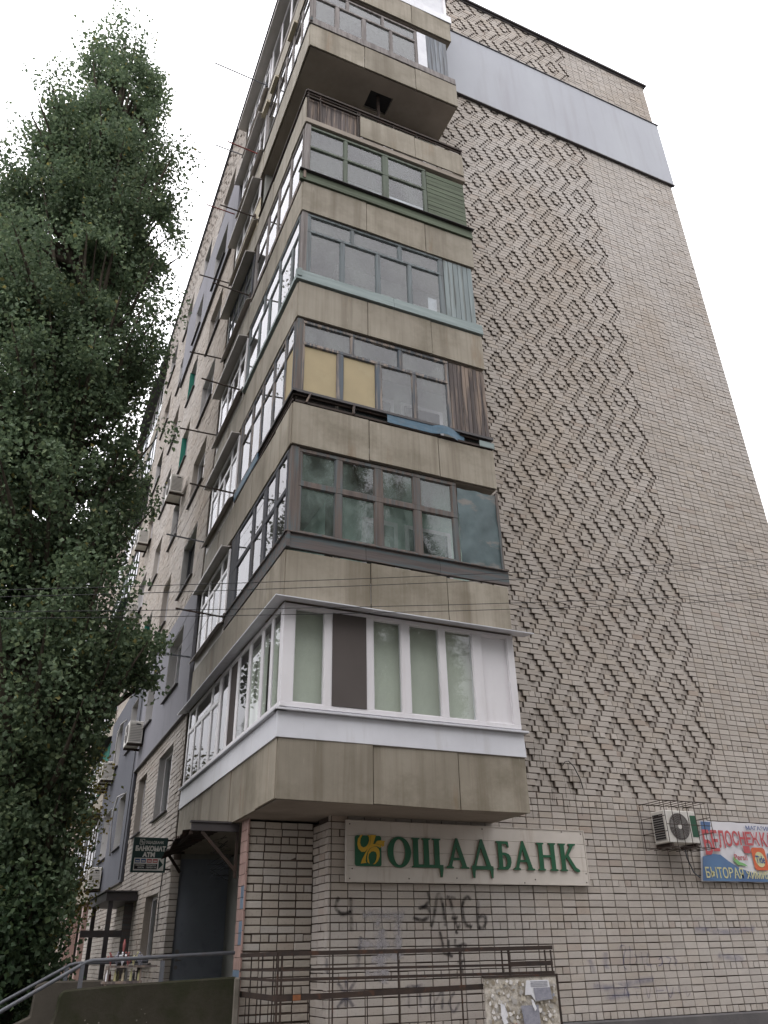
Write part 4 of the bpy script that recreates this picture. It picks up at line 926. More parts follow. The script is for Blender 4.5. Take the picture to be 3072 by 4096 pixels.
GL = {
 'О': (.85, [ell(.43, .5, .43, .52), ell(.43, .5, .215, .43)]),
 'Щ': (1.17, [[(0,1),(.3,1),(.3,.955),(.24,.94),(.24,.11),(.44,.11),(.44,.94),(.38,.955),(.38,1),(.7,1),(.7,.955),(.64,.94),(.64,.11),(.84,.11),(.84,.94),(.78,.955),(.78,1),(1.1,1),(1.1,.955),(1.04,.94),(1.04,.11),(1.17,.11),(1.17,.0),(1.12,-.3),(1.05,-.3),(1.03,-.05),(.99,0),(0,0),(0,.05),(.05,.06),(.05,.94),(0,.955)]]),
 'А': (.95, [[(.44,1.04),(.52,1.04),(.86,.07),(.95,.05),(.95,0),(.6,0),(.6,.05),(.66,.07),(.6,.28),(.3,.28),(.24,.08),(.31,.05),(.31,0),(0,0),(0,.05),(.1,.09)], [(.33,.36),(.57,.36),(.45,.74)]]),
 'Д': (.95, [[(.44,1.04),(.53,1.04),(.85,.12),(.95,.1),(.95,0),(.92,-.3),(.84,-.3),(.81,-.06),(.76,-.02),(.2,-.02),(.15,-.06),(.12,-.3),(.04,-.3),(0,0),(0,.1),(.1,.13)], [(.2,.11),(.66,.11),(.44,.74)]]),
 'Б': (.72, [[(0,1),(.6,1),(.63,.78),(.57,.78),(.5,.9),(.28,.91),(.28,.6),(.42,.6),(.6,.55),(.7,.42),(.71,.26),(.64,.1),(.5,.0),(0,0),(0,.05),(.07,.07),(.07,.93),(0,.95)], [(.28,.51),(.4,.5),(.49,.4),(.5,.25),(.45,.13),(.36,.09),(.28,.1)]]),
 'Н': (.95, [[(0,1),(.35,1),(.35,.95),(.28,.93),(.28,.56),(.65,.56),(.65,.93),(.58,.95),(.58,1),(.93,1),(.93,.95),(.86,.93),(.86,.07),(.95,.05),(.95,0),(.58,0),(.58,.05),(.65,.07),(.65,.47),(.28,.47),(.28,.07),(.35,.05),(.35,0),(0,0),(0,.05),(.07,.07),(.07,.93),(0,.95)]]),
 'К': (.95, [[(0,1),(.35,1),(.35,.95),(.28,.93),(.28,.52),(.3,.55),(.56,.9),(.5,.95),(.5,1),(.86,1),(.86,.95),(.74,.92),(.46,.58),(.78,.14),(.95,.05),(.95,-.02),(.8,-.03),(.66,.03),(.34,.5),(.28,.42),(.28,.07),(.35,.05),(.35,0),(0,0),(0,.05),(.07,.07),(.07,.93),(0,.95)]])}
for ch, x0, x1 in (('О', 5.25, 5.63), ('Щ', 5.65, 6.17), ('А', 6.22, 6.61), ('Д', 6.66, 7.04), ('Б', 7.12, 7.38), ('А', 7.41, 7.80), ('Н', 7.87, 8.24), ('К', 8.29, 8.66)):
    wd, cs = GL[ch]; sx = (x1-x0)/wd
    filled('letter_rim', cs, SIGNRIM, sf(x0, 1.13, sx, .41), .018, filled('letter', cs, SIGNG, lambda a, b_, d, x0=x0, sx=sx: (x0+a*sx, SY-.0335-d, 1.13+b_*.41), .006, SG))
def rrect(x0, x1, z0, z1, r=.03):
    return [p for cx, cz, a in ((x1-r, z1-r, 0), (x0+r, z1-r, 90), (x0+r, z0+r, 180), (x1-r, z0+r, 270)) for p in ell(cx, cz, r, r, 5, a, a+90)]
EM = filled('emblem', [rrect(0, .41, 0, .41)], SIGNG, lambda a, b_, d: (4.74+a, SY-.014-d, 1.135+b_), .028, SG)
k_ = .41/545
px = lambda X, Y: ((X-195)*k_, (730-Y)*k_)
g1 = [px(*p) for p in [(365,165),(300,180),(245,250),(232,350),(255,430),(320,485),(390,478),(450,420),(490,340),(510,250),(510,200),(490,185),(445,170),(445,180),(475,205),(480,270),(460,330),(420,380),(360,405),(310,380),(288,320),(300,240),(335,190)]]
g2 = [px(*p) for p in [(500,170),(625,170),(600,240),(575,300),(560,335),(610,330),(640,335),(720,345),(735,380),(710,400),(640,372),(560,385),(490,420),(430,500),(405,580),(400,640),(415,672),(435,672),(300,690),(330,610),(380,530),(450,420),(500,330),(515,260),(515,200)]]
g3 = [px(*p) for p in [(440,660),(485,690),(475,640),(460,580),(475,520),(520,475),(570,462),(620,480),(640,530),(630,600),(600,660),(555,700),(600,690),(660,640),(695,560),(700,480),(680,420),(630,382),(560,390),(500,425),(450,500),(432,590)]]
g4 = [px(*p) for p in [(610,325),(650,275),(720,265),(825,270),(800,300),(800,360),(760,385),(735,345),(680,335)]]
for c in (g1, g3, g4): filled('emblem_stroke', [c], GOLD, lambda a, b_, d: (4.74+a, SY-.0435-d, 1.135+b_), .004, EM)
filled('emblem_stroke', [g2], GOLD, lambda a, b_, d: (4.74+a, SY-.0465-d, 1.135+b_), .004, EM)

# ------------------------------------------------------------------ shop banner
BY = 11.55
BN = thing('shop_banner', 'faded blue and white vinyl banner advertising household goods on the gable', 'banner', (12.6, BY, 1.05))
t = MB(); N = 18; nz = 6
def bpnt(u, v):
    x = 11.22+2.9*u; z = 1.02+1.0*v+.012*math.sin(u*30)*(v-.5); sk = .23*v*(1-u)
    return (x+sk, BY-.012-.012*math.sin(u*21)*math.sin(v*9)-.006*math.sin(u*47), z)
t.add([bpnt(i/N, q/nz) for q in range(nz+1) for i in range(N+1)], [(q*(N+1)+i, q*(N+1)+i+1, (q+1)*(N+1)+i+1, (q+1)*(N+1)+i) for q in range(nz) for i in range(N)]); t.build('vinyl_sheet', BANW, BN, smooth=True)
bf = lambda x0, z0, o=.045: (lambda a, b_, d: (x0+a, BY-o-d, z0+b_))
arc = [(11.24, 1.03), (14.1, 1.03), (14.1, 1.30), (13.6, 1.2), (13.2, 1.15), (12.7, 1.15), (12.42, 1.18), (12.15, 1.25), (11.92, 1.36), (11.76, 1.46), (11.6, 1.47), (11.34, 1.42)]
filled('blue_field', [arc], BANB, bf(0, 0, .032), .001, BN)
filled('blue_field', [[(11.43, 1.80), (11.64, 1.86), (11.68, 2.005), (11.445, 2.005)]], BANB, bf(0, 0, .032), .001, BN)
x = 11.40
for i, ch in enumerate('БЕЛОСНЕЖКА'):
    hgt = (.40, .34, .28, .25, .23, .22, .22, .22, .23, .24)[i]; wid = (.2, .17, .17, .18, .16, .16, .14, .22, .16, .17)[i]
    text('banner_letter', ch, hgt, PRINTR, bf(x, 1.86-hgt, .038), BN, width=wid*.9, bold=.008); x += wid
text('banner_word', 'МАГАЗИН', .07, PRINTB, bf(12.50, 1.90, .038), BN, width=.62, bold=.001)
text('banner_word', 'БЫТОВАЯ', .17, PRINTY, bf(11.32, 1.08, .038), BN, width=.88, bold=.003)
text('banner_word', 'ХИМИЯ', .12, PRINTY, bf(12.28, 1.08, .038), BN, width=.56, bold=.003)
filled('product_pack', [ell(12.22, 1.42, .13, .13, 24)], BANW, bf(0, 0, .034), .001, BN); filled('product_pack', [[(12.04, 1.38), (12.12, 1.30), (12.36, 1.28), (12.3, 1.32), (12.18, 1.35), (12.06, 1.44)]], PRINTG, bf(0, 0, .037), .001, BN)
text('pack_lettering', 'Persil', .1, PRINTR, bf(12.07, 1.38, .040), BN, width=.3, bold=.001)
filled('product_pack', [rrect(12.52, 12.86, 1.22, 1.6, .06)], PRINTO, bf(0, 0, .036), .001, BN); filled('product_pack', [ell(12.69, 1.40, .12, .13, 24)], PRINTY, bf(0, 0, .039), .001, BN)
text('pack_lettering', 'Tide', .13, PRINTB, bf(12.58, 1.34, .043), BN, width=.22, bold=.003)
filled('product_pack', [rrect(12.34, 12.5, 1.5, 1.62, .02)], PRINTR, bf(0, 0, .035), .001, BN)
filled('product_pack', [rrect(12.9, 13.4, 1.2, 1.52, .05)], PRINTB, bf(0, 0, .036), .001, BN)

# ------------------------------------------------------------------ hanging sign for the cash machine
AY = 17.3
AT = thing('cash_machine_sign', 'dark green hanging sign with arrow beside the entrance canopy', 'sign', (2.75, AY, 1.5))
t = MB(); t.box(2.43, 3.09, AY-.03, AY+.05, 1.50, 2.13); t.build('sign_box', ATMG, AT, bevel=.006)
t = MB(); t.bar((2.9, AY+.01, 2.09), (3.22, AY+.01, 2.09), .03); t.bar((2.9, AY+.01, 1.56), (3.22, AY+.01, 1.56), .03); t.build('bracket', RUST, AT)
af = lambda x0, z0, o=.0345: (lambda a, b_, d: (x0+a, AY-o-d, z0+b_))
t = MB(); t.box(2.475, 3.05, AY-.033, AY-.030, 1.53, 1.755); t.build('white_panel', PRINTW, AT)
for w_, h_, x0, z0, wd, bo in (('ОЩАДБАНК', .05, 2.655, 2.015, .35, .001), ('БАНКОМАТ', .085, 2.475, 1.885, .58, .006), ('ATM', .085, 2.63, 1.775, .24, .006)):
    text('sign_word', w_, h_, PRINTW, af(x0, z0), AT, width=wd, bold=bo)
filled('emblem', [rrect(2.545, 2.64, 1.995, 2.095, .012), rrect(2.552, 2.633, 2.002, 2.088, .01)], PRINTW, af(0, 0), .001, AT); filled('emblem', [ell(2.578, 2.055, .02, .02, 16), ell(2.578, 2.055, .012, .013, 16)], PRINTW, af(0, 0), .001, AT); filled('emblem', [ell(2.607, 2.03, .018, .02, 16), ell(2.607, 2.03, .01, .013, 16)], PRINTW, af(0, 0), .001, AT)
for i, mt in enumerate((PRINTB, PRINTB, PRINTR, PRINTR)):
    x0 = 2.495+.113*i; t = MB(); t.box(x0, x0+.092, AY-.036, AY-.0335, 1.672, 1.738); t.build('card_logo', mt, AT)
    t = MB(); t.box(x0+.012, x0+.08, AY-.038, AY-.0363, 1.69, 1.71); t.build('card_logo_stripe', PRINTW, AT)
t = MB(); t.box(2.49, 2.925, AY-.036, AY-.0335, 1.555, 1.65); t.build('dark_panel', PRINTK, AT)
text('sign_word', 'WESTERN', .026, PRINTW, af(2.51, 1.612, .0375), AT, width=.17, bold=.001); text('sign_word', 'UNION', .026, PRINTW, af(2.555, 1.572, .0375), AT, width=.12, bold=.001)
text('sign_word', 'ГРОШОВІ', .026, PRINTW, af(2.715, 1.612, .0375), AT, width=.18, bold=.001); text('sign_word', 'ПЕРЕКАЗИ', .026, PRINTW, af(2.715, 1.572, .0375), AT, width=.19, bold=.001)
filled('arrow', [[(2.95, 1.555), (3.035, 1.64), (2.95, 1.735)]], ATMG, af(0, 0), .002, AT)

# ------------------------------------------------------------------ air conditioners
def fan_unit(name, label, x0, y0, z0, w_, h_, d_, face, group=None, cage=False):
    """box with round fan grille; face R looks along -y, L along -x; x0,y0,z0 = low corner nearest the wall origin"""
    T = thing(name, label, 'air conditioner', (x0, y0, z0), group)
    if face == 'R': fn = lambda a, b_, d: (x0+a, y0-d, z0+b_)
    else: fn = lambda a, b_, d: (x0-d, y0+a, z0+b_)
    def bx(mb, a0, a1, b0, b1, d0, d1):
        c = [fn(a, b_, d) for a in (a0, a1) for b_ in (b0, b1) for d in (d0, d1)]
        xs, ys, zs = zip(*c); mb.box(min(xs), max(xs), min(ys), max(ys), min(zs), max(zs))
    t = MB(); bx(t, 0, w_, 0, h_, .06, .06+d_); t.build('casing', ACW, T, bevel=.012)
    f = .06+d_; cx, cz, R = w_*.42, h_*.5, h_*.42
    t = MB(); n = 28
    ring = lambda r, d: [fn(cx+r*math.cos(2*math.pi*i/n), cz+r*math.sin(2*math.pi*i/n), d) for i in range(n)]
    t.add(ring(R, f+.0015), [tuple(range(n))]); t.build('fan_opening', MESHD, T)
    t = MB()
    for i in range(3):
        a = 2*math.pi*i/3+.4; t.add([fn(cx, cz, f+.004), fn(cx+R*.9*math.cos(a), cz+R*.9*math.sin(a), f+.004), fn(cx+R*.95*math.cos(a+.7), cz+R*.95*math.sin(a+.7), f+.007), fn(cx+R*.4*math.cos(a+.9), cz+R*.4*math.sin(a+.9), f+.006)], [(0,1,2,3)])
    t.build('fan_blade', GREY, T)
    t = MB()
    for r in [R*q for q in (.2, .33, .46, .59, .72, .85, .98)]: t.tube([fn(cx+r*math.cos(2*math.pi*i/n), cz+r*math.sin(2*math.pi*i/n), f+.013) for i in range(n+1)], .0035, 4, False)
    for i in range(22):
        a = 2*math.pi*i/22; t.tube([fn(cx+R*.18*math.cos(a), cz+R*.18*math.sin(a), f+.015), fn(cx+R*math.cos(a+.35), cz+R*math.sin(a+.35), f+.015)], .0028, 4, False)
    t.build('fan_grille', GREY, T)
    t = MB(); t.add(ring(R*.19, f+.018), [tuple(range(n))]); t.add(ring(R*.19, f+.003)+ring(R*.19, f+.018), [(i, (i+1) % n, n+(i+1) % n, n+i) for i in range(n)]); t.build('fan_hub', ACW, T)
    for q_ in (.06, w_-.1):
        t = MB(); bx(t, q_, q_+.04, -.06, -.001, .0, .06+d_); t.build('wall_bracket', RUST, T)
    # side louvres (a=0 side)
    t = MB()
    for i in range(11):
        bx(t, -.008, -.0005, h_*.1+h_*.8*i/11, h_*.1+h_*.8*i/11+.012, .1, .02+d_)
    t.build('side_louvre', GREY if not cage else BLACK, T)
    t = MB(); bx(t, -.012, -.0085, h_*.82, h_*.88, .14, .26); t.build('side_handle', BLACK, T)
    return T, fn, bx
A1, fn, bx = fan_unit('air_conditioner', 'caged air conditioner with round fan beside the blue shop banner', 10.31, 11.56, 1.58, .70, .52, .33, 'R')
t = MB(); bx(t, .56, .69, .1, .45, .391, .394); t.build('green_label', simple('ac_green_panel', srgb(36, 84, 60), srgb(30, 72, 52), 3, rough=.4), A1)
t = MB(); bx(t, -.0075, -.001, .05, .46, .1, .35); t.build('side_grille_back', BLACK, A1)
t = MB()
def cr_(p, q): t.tube([fn(*p), fn(*q)], .006, 5)
a0, a1, b0, b1, d1 = -.17, .82, -.09, .64, .60
for b_ in (b0, b1): cr_((a0, b_, 0), (a0, b_, d1)); cr_((a1, b_, 0), (a1, b_, d1)); cr_((a0, b_, d1), (a1, b_, d1))
for a in (a0, a1): cr_((a, b0, d1), (a, b1, d1)); cr_((a, b0, .0), (a, b1, .0))
for i in range(1, 6): a = a0+(a1-a0)*i/6; cr_((a, b0, d1), (a, b1, d1)); cr_((a, b1, 0), (a, b1, d1)); cr_((a, b0, 0), (a, b0, d1))
for i in (1, 2): b_ = b0+(b1-b0)*i/3; cr_((a0, b_, 0), (a0, b_, d1)); cr_((a1, b_, 0), (a1, b_, d1))
cr_((a0, b0+.35, d1), (a1, b0+.35, d1)); cr_((.55, b0, .2), (.68, -.45, .03)); t.build('cage', RUST, A1)
t = MB(); t.tube([fn(.6, -.02, .1), fn(.66, -.2, .05), fn(.78, -.42, .02), fn(.9, -.5, .02)], .012, 6); t.build('hose', PIPE, A1)
lab = ['air conditioner under the near window of the lower grey plaster', 'air conditioner beside the brick window high above the grey plaster', 'air conditioner beside the dark far balcony on the upper floors', 'lower of the two air conditioners below the far dark balcony', 'air conditioner on dark plaster, right one of the low pair', 'air conditioner on dark plaster, left one of the low pair', 'lowest air conditioner on the dark grey plaster by the porch']
for (y, z), l in zip(((22.85, 5.2), (21.0, 12.15), (28.0, 13.75), (28.3, 10.85), (28.6, 5.25), (30.1, 5.25), (28.0, 1.95)), lab):
    fan_unit('air_conditioner', l, XL-.05, y, z, .78, .6, .38, 'L', 'air conditioners on the long facade')
# ------------------------------------------------------------------ clothes brackets on the loggias
BR = [(14.4, 5.78, RUST, 'third floor'), (17.2, 5.86, PIPE, 'third floor'), (14.4, 8.56, RUST, 'fourth floor'), (16.95, 8.6, PIPE, 'fourth floor'), (14.52, 11.36, RUST, 'fifth floor'), (17.0, 11.7, RUST, 'fifth floor'), (14.56, 14.32, RUST, 'sixth floor'), (16.95, 14.15, RUST, 'sixth floor'), (14.8, 17.4, RUST, 'seventh floor'), (17.0, 16.97, RUST, 'seventh floor'), (14.8, 19.95, REDSTEEL, 'eighth floor'), (17.5, 20.4, REDSTEEL, 'eighth floor'), (14.84, 23.25, PIPE, 'top floor'), (17.3, 23.0, PIPE, 'top floor')]
for i, (y, z, mt, fl) in enumerate(BR):
    T = thing('clothes_bracket', '%s steel bracket sticking out of the %s loggia, %s one' % ('red' if mt is REDSTEEL else 'grey' if mt is PIPE else 'dark', fl, 'nearer' if i % 2 == 0 else 'farther'), 'bracket', (XL, y, z), 'clothes line brackets on the loggias')
    ln = .95 if i != 12 else 1.6; t = MB(); t.bar((XL+.02, y, z), (XL-ln, y+random.uniform(-.05, .06), z+random.uniform(.0, .08)), .027); t.build('arm', mt, T)
    t = MB(); t.box(XL-.03, XL+.012, y-.05, y+.05, z-.12, z+.07); t.build('wall_plate', mt, T)
for n_, (z0, fl) in enumerate(((5.84, 'third'), (8.6, 'fourth'))):
    t = MB()
    for o in (.25, .45, .65, .85): t.tube([(XL-o, 14.42, z0), (XL-o, 15.8, z0-.05), (XL-o, 17.1, z0+.03)], .004, 4)
    tag(t.build('clothes_line', PIPE), 'thin clothes lines strung between the %s floor brackets' % fl, 'clothes line', 'clothes lines')

# ------------------------------------------------------------------ overhead cables
for i, (za, zb, yy, lbl) in enumerate(((3.37, 5.83, 8.5, 'upper pair, front cable'), (3.34, 5.76, 8.62, 'upper pair, back cable'), (3.13, 5.21, 8.5, 'lower pair, front cable'), (3.10, 5.14, 8.62, 'lower pair, back cable'))):
    xa, xb = -.46, 11.17; pts = []
    zm = (4.22, 4.17, 3.83, 3.79)[i]
    for q in range(41):
        x = -25+60*q/40; t_ = (x-xa)/(xb-xa); zl = za+(zb-za)*t_; tm = (3.78-xa)/(xb-xa); k_ = (zm-(za+(zb-za)*tm))/(tm*(tm-1)); pts.append((x, yy, zl+k_*t_*(t_-1)))
    t = MB(); t.tube(pts, .0045, 5); tag(t.build('overhead_cable', BLACK), 'black overhead cable crossing before the balconies, %s' % lbl, 'cable', 'overhead cables')

# ------------------------------------------------------------------ railing in front of the pier
FY = 10.8
FE = thing('steel_railing', 'rusty dark steel railing standing before the brick pier and gable', 'railing', (5.4, FY, GROUND))
def rail(nm, pts, a, b_): 
    t = MB()
    for p, q in zip(pts[:-1], pts[1:]): t.bar(p, q, a, b_)
    return t.build(nm, RUST, FE)
C0, C1 = (3.33, 12.18), (3.42, FY)
rail('top_rail', [(*C0, .04), (*C1, .045), (6.74, FY, .055), (7.47, FY, .06)], .03, .05)
rail('rail', [(*C0, -.13), (*C1, -.13), (7.45, FY, -.145)], .012, .03); rail('rail', [(*C0, -.23), (*C1, -.24)], .012, .03); rail('rail', [(*C1, -.235), (7.47, FY, -.245)], .02, .035)
lr = rail('bottom_rail', [(*C0, -.41), (*C1, -.43), (6.3, FY, -.385)], .02, .065)
rail('short_rail', [(6.74, FY-.002, -.135), (7.45, FY-.002, -.13)], .03, .06)
for x in (3.42, 3.47, 4.14, 5.05, 5.97, 6.63, 6.74, 7.34, 7.44):
    t = MB(); w2 = .022 if x in (3.42, 3.47, 6.74) else .014; z1 = .03; z0 = GROUND if x not in (7.34, 7.44, 6.63) else -.26; t.box(x-w2/2, x+w2/2, FY-.012, FY+.008, z0, z1); t.build('post', RUST, FE)
for s in (.33, .66, .97):
    x, y = C0[0]+(C1[0]-C0[0])*s*.92, C0[1]+(C1[1]-C0[1])*s*.92; t = MB(); t.bar((x, y, GROUND), (x, y, .03), .014); t.build('post', RUST, FE)
for x in (3.82, 4.61, 5.5):
    t = MB(); t.bar((x, FY, GROUND), (x, FY, -.44), .009); t.build('thin_bar', RUST, FE)
for s in (.2, .5, .8):
    x, y = C0[0]+(C1[0]-C0[0])*s, C0[1]+(C1[1]-C0[1])*s; t = MB(); t.bar((x, y, GROUND), (x, y, -.43), .009); t.build('thin_bar', RUST, FE)
t = MB(); t.box(3.62, 3.72, FY-.016, FY-.0105, -.455, -.395); t.build('rust_patch', simple('orange_rust', srgb(134, 86, 56), srgb(116, 74, 50), 9, rough=.9), FE)

# ------------------------------------------------------------------ notice board
NB = thing('notice_board', 'notice board thick with torn paper scraps fixed to the railing', 'notice board', (6.9, FY, -1.25))
t = MB(); t.box(6.30, 7.45, FY-.05, FY-.02, -1.25, -.29); t.build('board', TORN, NB)
t = MB(); t.box(6.28, 7.48, FY-.06, FY-.018, -.288, -.262); t.box(7.452, 7.48, FY-.06, FY-.018, -1.25, -.289); t.build('board_frame', RUST, NB)
def paper(nm, pts, mat, o, lift=.02):
    t = MB(); t.add([(x, FY-.053-o-random.uniform(0, lift), z) for x, z in pts], [tuple(range(len(pts)))]); return t.build(nm, mat, NB)
SCR = [simple('scrap_%s' % n_, c, c2, 14, rough=.95, spec=.1) for n_, c, c2 in (('cream', srgb(200, 192, 178), srgb(178, 170, 156)), ('white', srgb(222, 218, 216), srgb(204, 200, 198)), ('brown', srgb(150, 140, 124), srgb(134, 125, 112)), ('grey', srgb(182, 178, 174), srgb(164, 160, 156)), ('blue', srgb(140, 144, 156), srgb(150, 148, 152)))]
for i in range(300):
    cx_, cz_ = random.uniform(6.34, 7.41), random.uniform(-1.2, -.33); s_ = random.uniform(.014, .042); n_ = random.randrange(4, 7); a0_ = random.random()*6
    paper('paper_scrap', [(min(max(cx_+s_*random.uniform(.4, 1.2)*math.cos(a0_+6.283*q/n_), 6.305), 7.445), min(max(cz_+s_*random.uniform(.4, 1.3)*math.sin(a0_+6.283*q/n_), -1.24), -.295)) for q in range(n_)], random.choices(SCR, (4, 4, 2.5, 4, .6))[0], .0005*i/10, .003)
pw, pg = SIGNW, PAPERG
paper('white_notice', [(6.94, -.33), (7.3, -.33), (7.34, -.56), (7.06, -.58), (7.0, -.5), (6.9, -.5)], CLOTH, .024, .003)
n1 = paper('printed_notice', [(7.04, -.42), (7.31, -.42), (7.34, -.56), (7.06, -.57)], PAPERG, .03, .002)
for i in range(4): paper('print_line', [(7.0+.0, -.345-.018*i), (7.28, -.345-.018*i), (7.28, -.353-.018*i), (7.0, -.353-.018*i)], PAPERG, .03, .001)
paper('printed_notice', [(6.82, -.62), (7.1, -.62), (7.11, -.86), (6.86, -.88)], PAPERG, .026, .003); paper('white_notice', [(6.84, -.865), (7.1, -.85), (7.1, -.875), (6.85, -.89)], CLOTH, .03, .001)
paper('torn_corner', [(6.98, -.55), (7.02, -.56), (7.06, -.66), (7.03, -.69), (7.0, -.62)], CLOTH, .034, .01)
paper('torn_corner', [(6.5, -.58), (6.56, -.6), (6.6, -.72), (6.57, -.76), (6.6, -.8), (6.53, -.83), (6.5, -.72)], CLOTH, .03, .01)
paper('orange_notice', [(6.6, -.84), (6.72, -.82), (6.82, -.84), (6.84, -.95), (6.8, -1.05), (6.68, -1.0), (6.6, -1.0)], PRINTO, .026, .004)
paper('torn_corner', [(6.62, -.93), (6.7, -.96), (6.76, -1.05), (6.66, -1.1), (6.6, -1.02)], CLOTH, .034, .006)

# ------------------------------------------------------------------ entrance steps, mossy side wall, handrails
prof = [(3.24, -.205), (2.6, -.225), (1.9, -.25), (1.2, -.285), (1.07, -.3), (1.03, -.36), (1.02, -.5), (1.0, -.62), (.92, -.72), (.6, -.9), (.6, GROUND), (3.24, GROUND)]
t = MB(); t.prism(prof, lambda a, b_, d: (a, 12.0+d, b_), 0, .14); WL = t.build('stair_wall', MOSS, bevel=.02); tag(WL, 'low mossy concrete side wall of the entrance steps', 'wall')
t = MB(); t.box(3.2, 3.29, 11.985, 12.16, GROUND, -.215); t.build('wall_end', CONC, WL, bevel=.02)
t = MB()
for i in range(11):
    x = random.uniform(1.15, 2.2); z = random.uniform(-.75, -.52); s_ = random.uniform(.006, .02); t.add([(x, 11.997, z), (x+s_, 11.997, z+s_*.3), (x+s_*.8, 11.997, z+s_*1.2), (x-.2*s_, 11.997, z+s_)], [(0,1,2,3)])
t.build('lime_spot', CONC, WL)
prof2 = [(2.2, -.22), (.95, -.22), (.83, -.26), (.82, -.62), (.3, -.85), (-.6, -1.3), (-.6, GROUND), (2.2, GROUND)]
t = MB(); t.prism(prof2, lambda a, b_, d: (a, 13.4+d, b_), 0, .16); tag(t.build('stair_wall', STEP, bevel=.02), 'plain concrete far side wall of the entrance steps', 'wall')
ST = thing('entrance_steps', 'worn concrete steps and landing up to the entrance niche', 'steps', (1.5, 12.7, GROUND))
t = MB(); t.box(1.1, 4.36, 12.145, 13.395, GROUND, -.8); t.box(3.3, 4.36, 13.395, 17.3, GROUND, -.8); t.build('landing', STEP, ST, bevel=.01)
for i in range(5):
    t = MB(); t.box(1.1-.3*(i+1), 1.098-.3*i, 12.145, 13.395, GROUND, -.8-.16*(i+1)); t.build('step', STEP, ST, bevel=.01)
for nm_, yy, xs, lbl in (('handrail', 12.05, ((3.2, .075), (1.36, .015), (1.3, .0), (.4, -.495), (-.3, -.88)), 'near grey pipe handrail along the mossy stair wall'), ('handrail', 13.45, ((2.3, -.005), (1.32, -.012), (1.24, -.03), (.43, -.455), (-.3, -.84)), 'far grey pipe handrail of the entrance steps')):
    H = thing(nm_, lbl, 'handrail', (1.3, yy, -.28), 'stair handrails')
    t = MB(); t.tube([(x, yy, z) for x, z in xs], .024, 10); t.build('rail', PIPE, H, smooth=True)
    for x, z0, z1 in ((1.26, -.29, .0), (2.25, -.24, .0)) if yy < 13 else ((1.2, -.22, -.03), (2.2, -.22, -.01)):
        t = MB(); t.box(x-.025, x+.025, yy-.02, yy+.03, z0-.1, z1); t.build('post', PIPE, H)
    t = MB(); t.box(-.2, -.16, yy-.02, yy+.02, GROUND, -.8); t.build('post', PIPE, H)
# the little heap of goods and flowers on a stand behind the wall
VT = thing('goods_stand', 'small wooden stand behind the stair wall holding bottles and bunches', 'stand', (1.9, 12.85, -.8))
t = MB(); t.box(1.62, 2.12, 12.7, 13.0, -.26, -.23); t.build('stand_top', W_GREY, VT)
for x in (1.65, 2.09):
    for y in (12.72, 12.98): t = MB(); t.box(x-.015, x+.015, y-.015, y+.015, -.8, -.262); t.build('leg', W_GREY, VT)
t = MB(); t.box(1.66, 2.3, 12.68, 12.7, -.075, -.05); t.box(1.66, 2.3, 12.7, 12.98, -.075, -.055); t.box(1.66, 1.68, 12.7, 12.98, -.228, -.077); t.box(2.08, 2.1, 12.7, 12.98, -.228, -.077); t.build('upper_shelf', W_GREY, VT)
PAL = [('white', CLOTH), ('yellow', PRINTY), ('red', FADED), ('cream', SIDING), ('lilac', PAPERG)]
for i in range(9):
    x = 1.66+.052*i; cn, mt = PAL[(i*2) % 5 if i not in (2, 6) else 1]; h_ = random.uniform(.11, .17); r_ = .017
    t = MB(); zz = -.229; y = 12.74+.1*(i % 2); t.tube([(x, y, zz), (x, y, zz+h_*.62), (x, y, zz+h_*.75), (x, y, zz+h_)], [r_, r_, r_*.45, r_*.45], 10)
    tag(t.build('bottle', mt, smooth=False), '%s bottle on the lower shelf of the stand, number %s from the left' % (cn, ('one', 'two', 'three', 'four', 'five', 'six', 'seven', 'eight', 'nine')[i]), 'bottle', 'bottles on the goods stand')
for i in range(6):
    x = 1.7+.075*i; cn, mt = PAL[(2, 4, 0, 2, 1, 4)[i]]; t = MB()
    for q in range(9):
        a = random.random()*6.28; rr_ = random.uniform(.0, .05); h_ = random.uniform(.06, .16); p = Vector((x+rr_*math.cos(a), 12.82+rr_*math.sin(a), -.054+h_))
        t.tube([(x, 12.82, -.054), tuple(p)], .003, 4); s_ = .016
        t.add([p+Vector(v)*s_ for v in ((1,0,0),(0,1,0),(-1,0,0),(0,-1,0),(0,0,1),(0,0,-1))], [(0,1,4),(1,2,4),(2,3,4),(3,0,4),(1,0,5),(2,1,5),(3,2,5),(0,3,5)])
    tag(t.build('flower_bunch', mt), '%s paper flower bunch on the upper shelf, %s from the left' % (cn, ('first', 'second', 'third', 'fourth', 'fifth', 'sixth')[i]), 'flowers', 'bunches on the goods stand')
t = MB(); t.tube([(1.86, 12.9, -.05), (1.86, 12.9, .17)], .006, 5); t.tube([(1.86, 12.9, .12), (1.86, 12.9, .2), (1.86, 12.9, .27)], [.012, .022, .008], 8); tag(t.build('red_pennant', FADED), 'thin red tassel standing above the flower bunches', 'tassel')
# roof antenna
t = MB(); t.tube([(15.0, GY+.3, 26.2), (15.5, GY+.3, 26.75)], .008, 5); t.tube([(15.2, GY+.3, 26.5), (15.3, GY+.1, 26.52)], .006, 5); tag(t.build('roof_antenna', PIPE), 'thin aerial on the far roof corner', 'antenna')
t = MB()
for x in np.linspace(8, 15, 6): t.tube([(x, GY+.2, 26.25), (x, GY+.2, 26.55)], .008, 5)
t.tube([(6, GY+.2, 26.55), (15.2, GY+.2, 26.5)], .006, 5); tag(t.build('roof_wire', PIPE), 'thin lightning wire along the gable roof edge', 'wire')

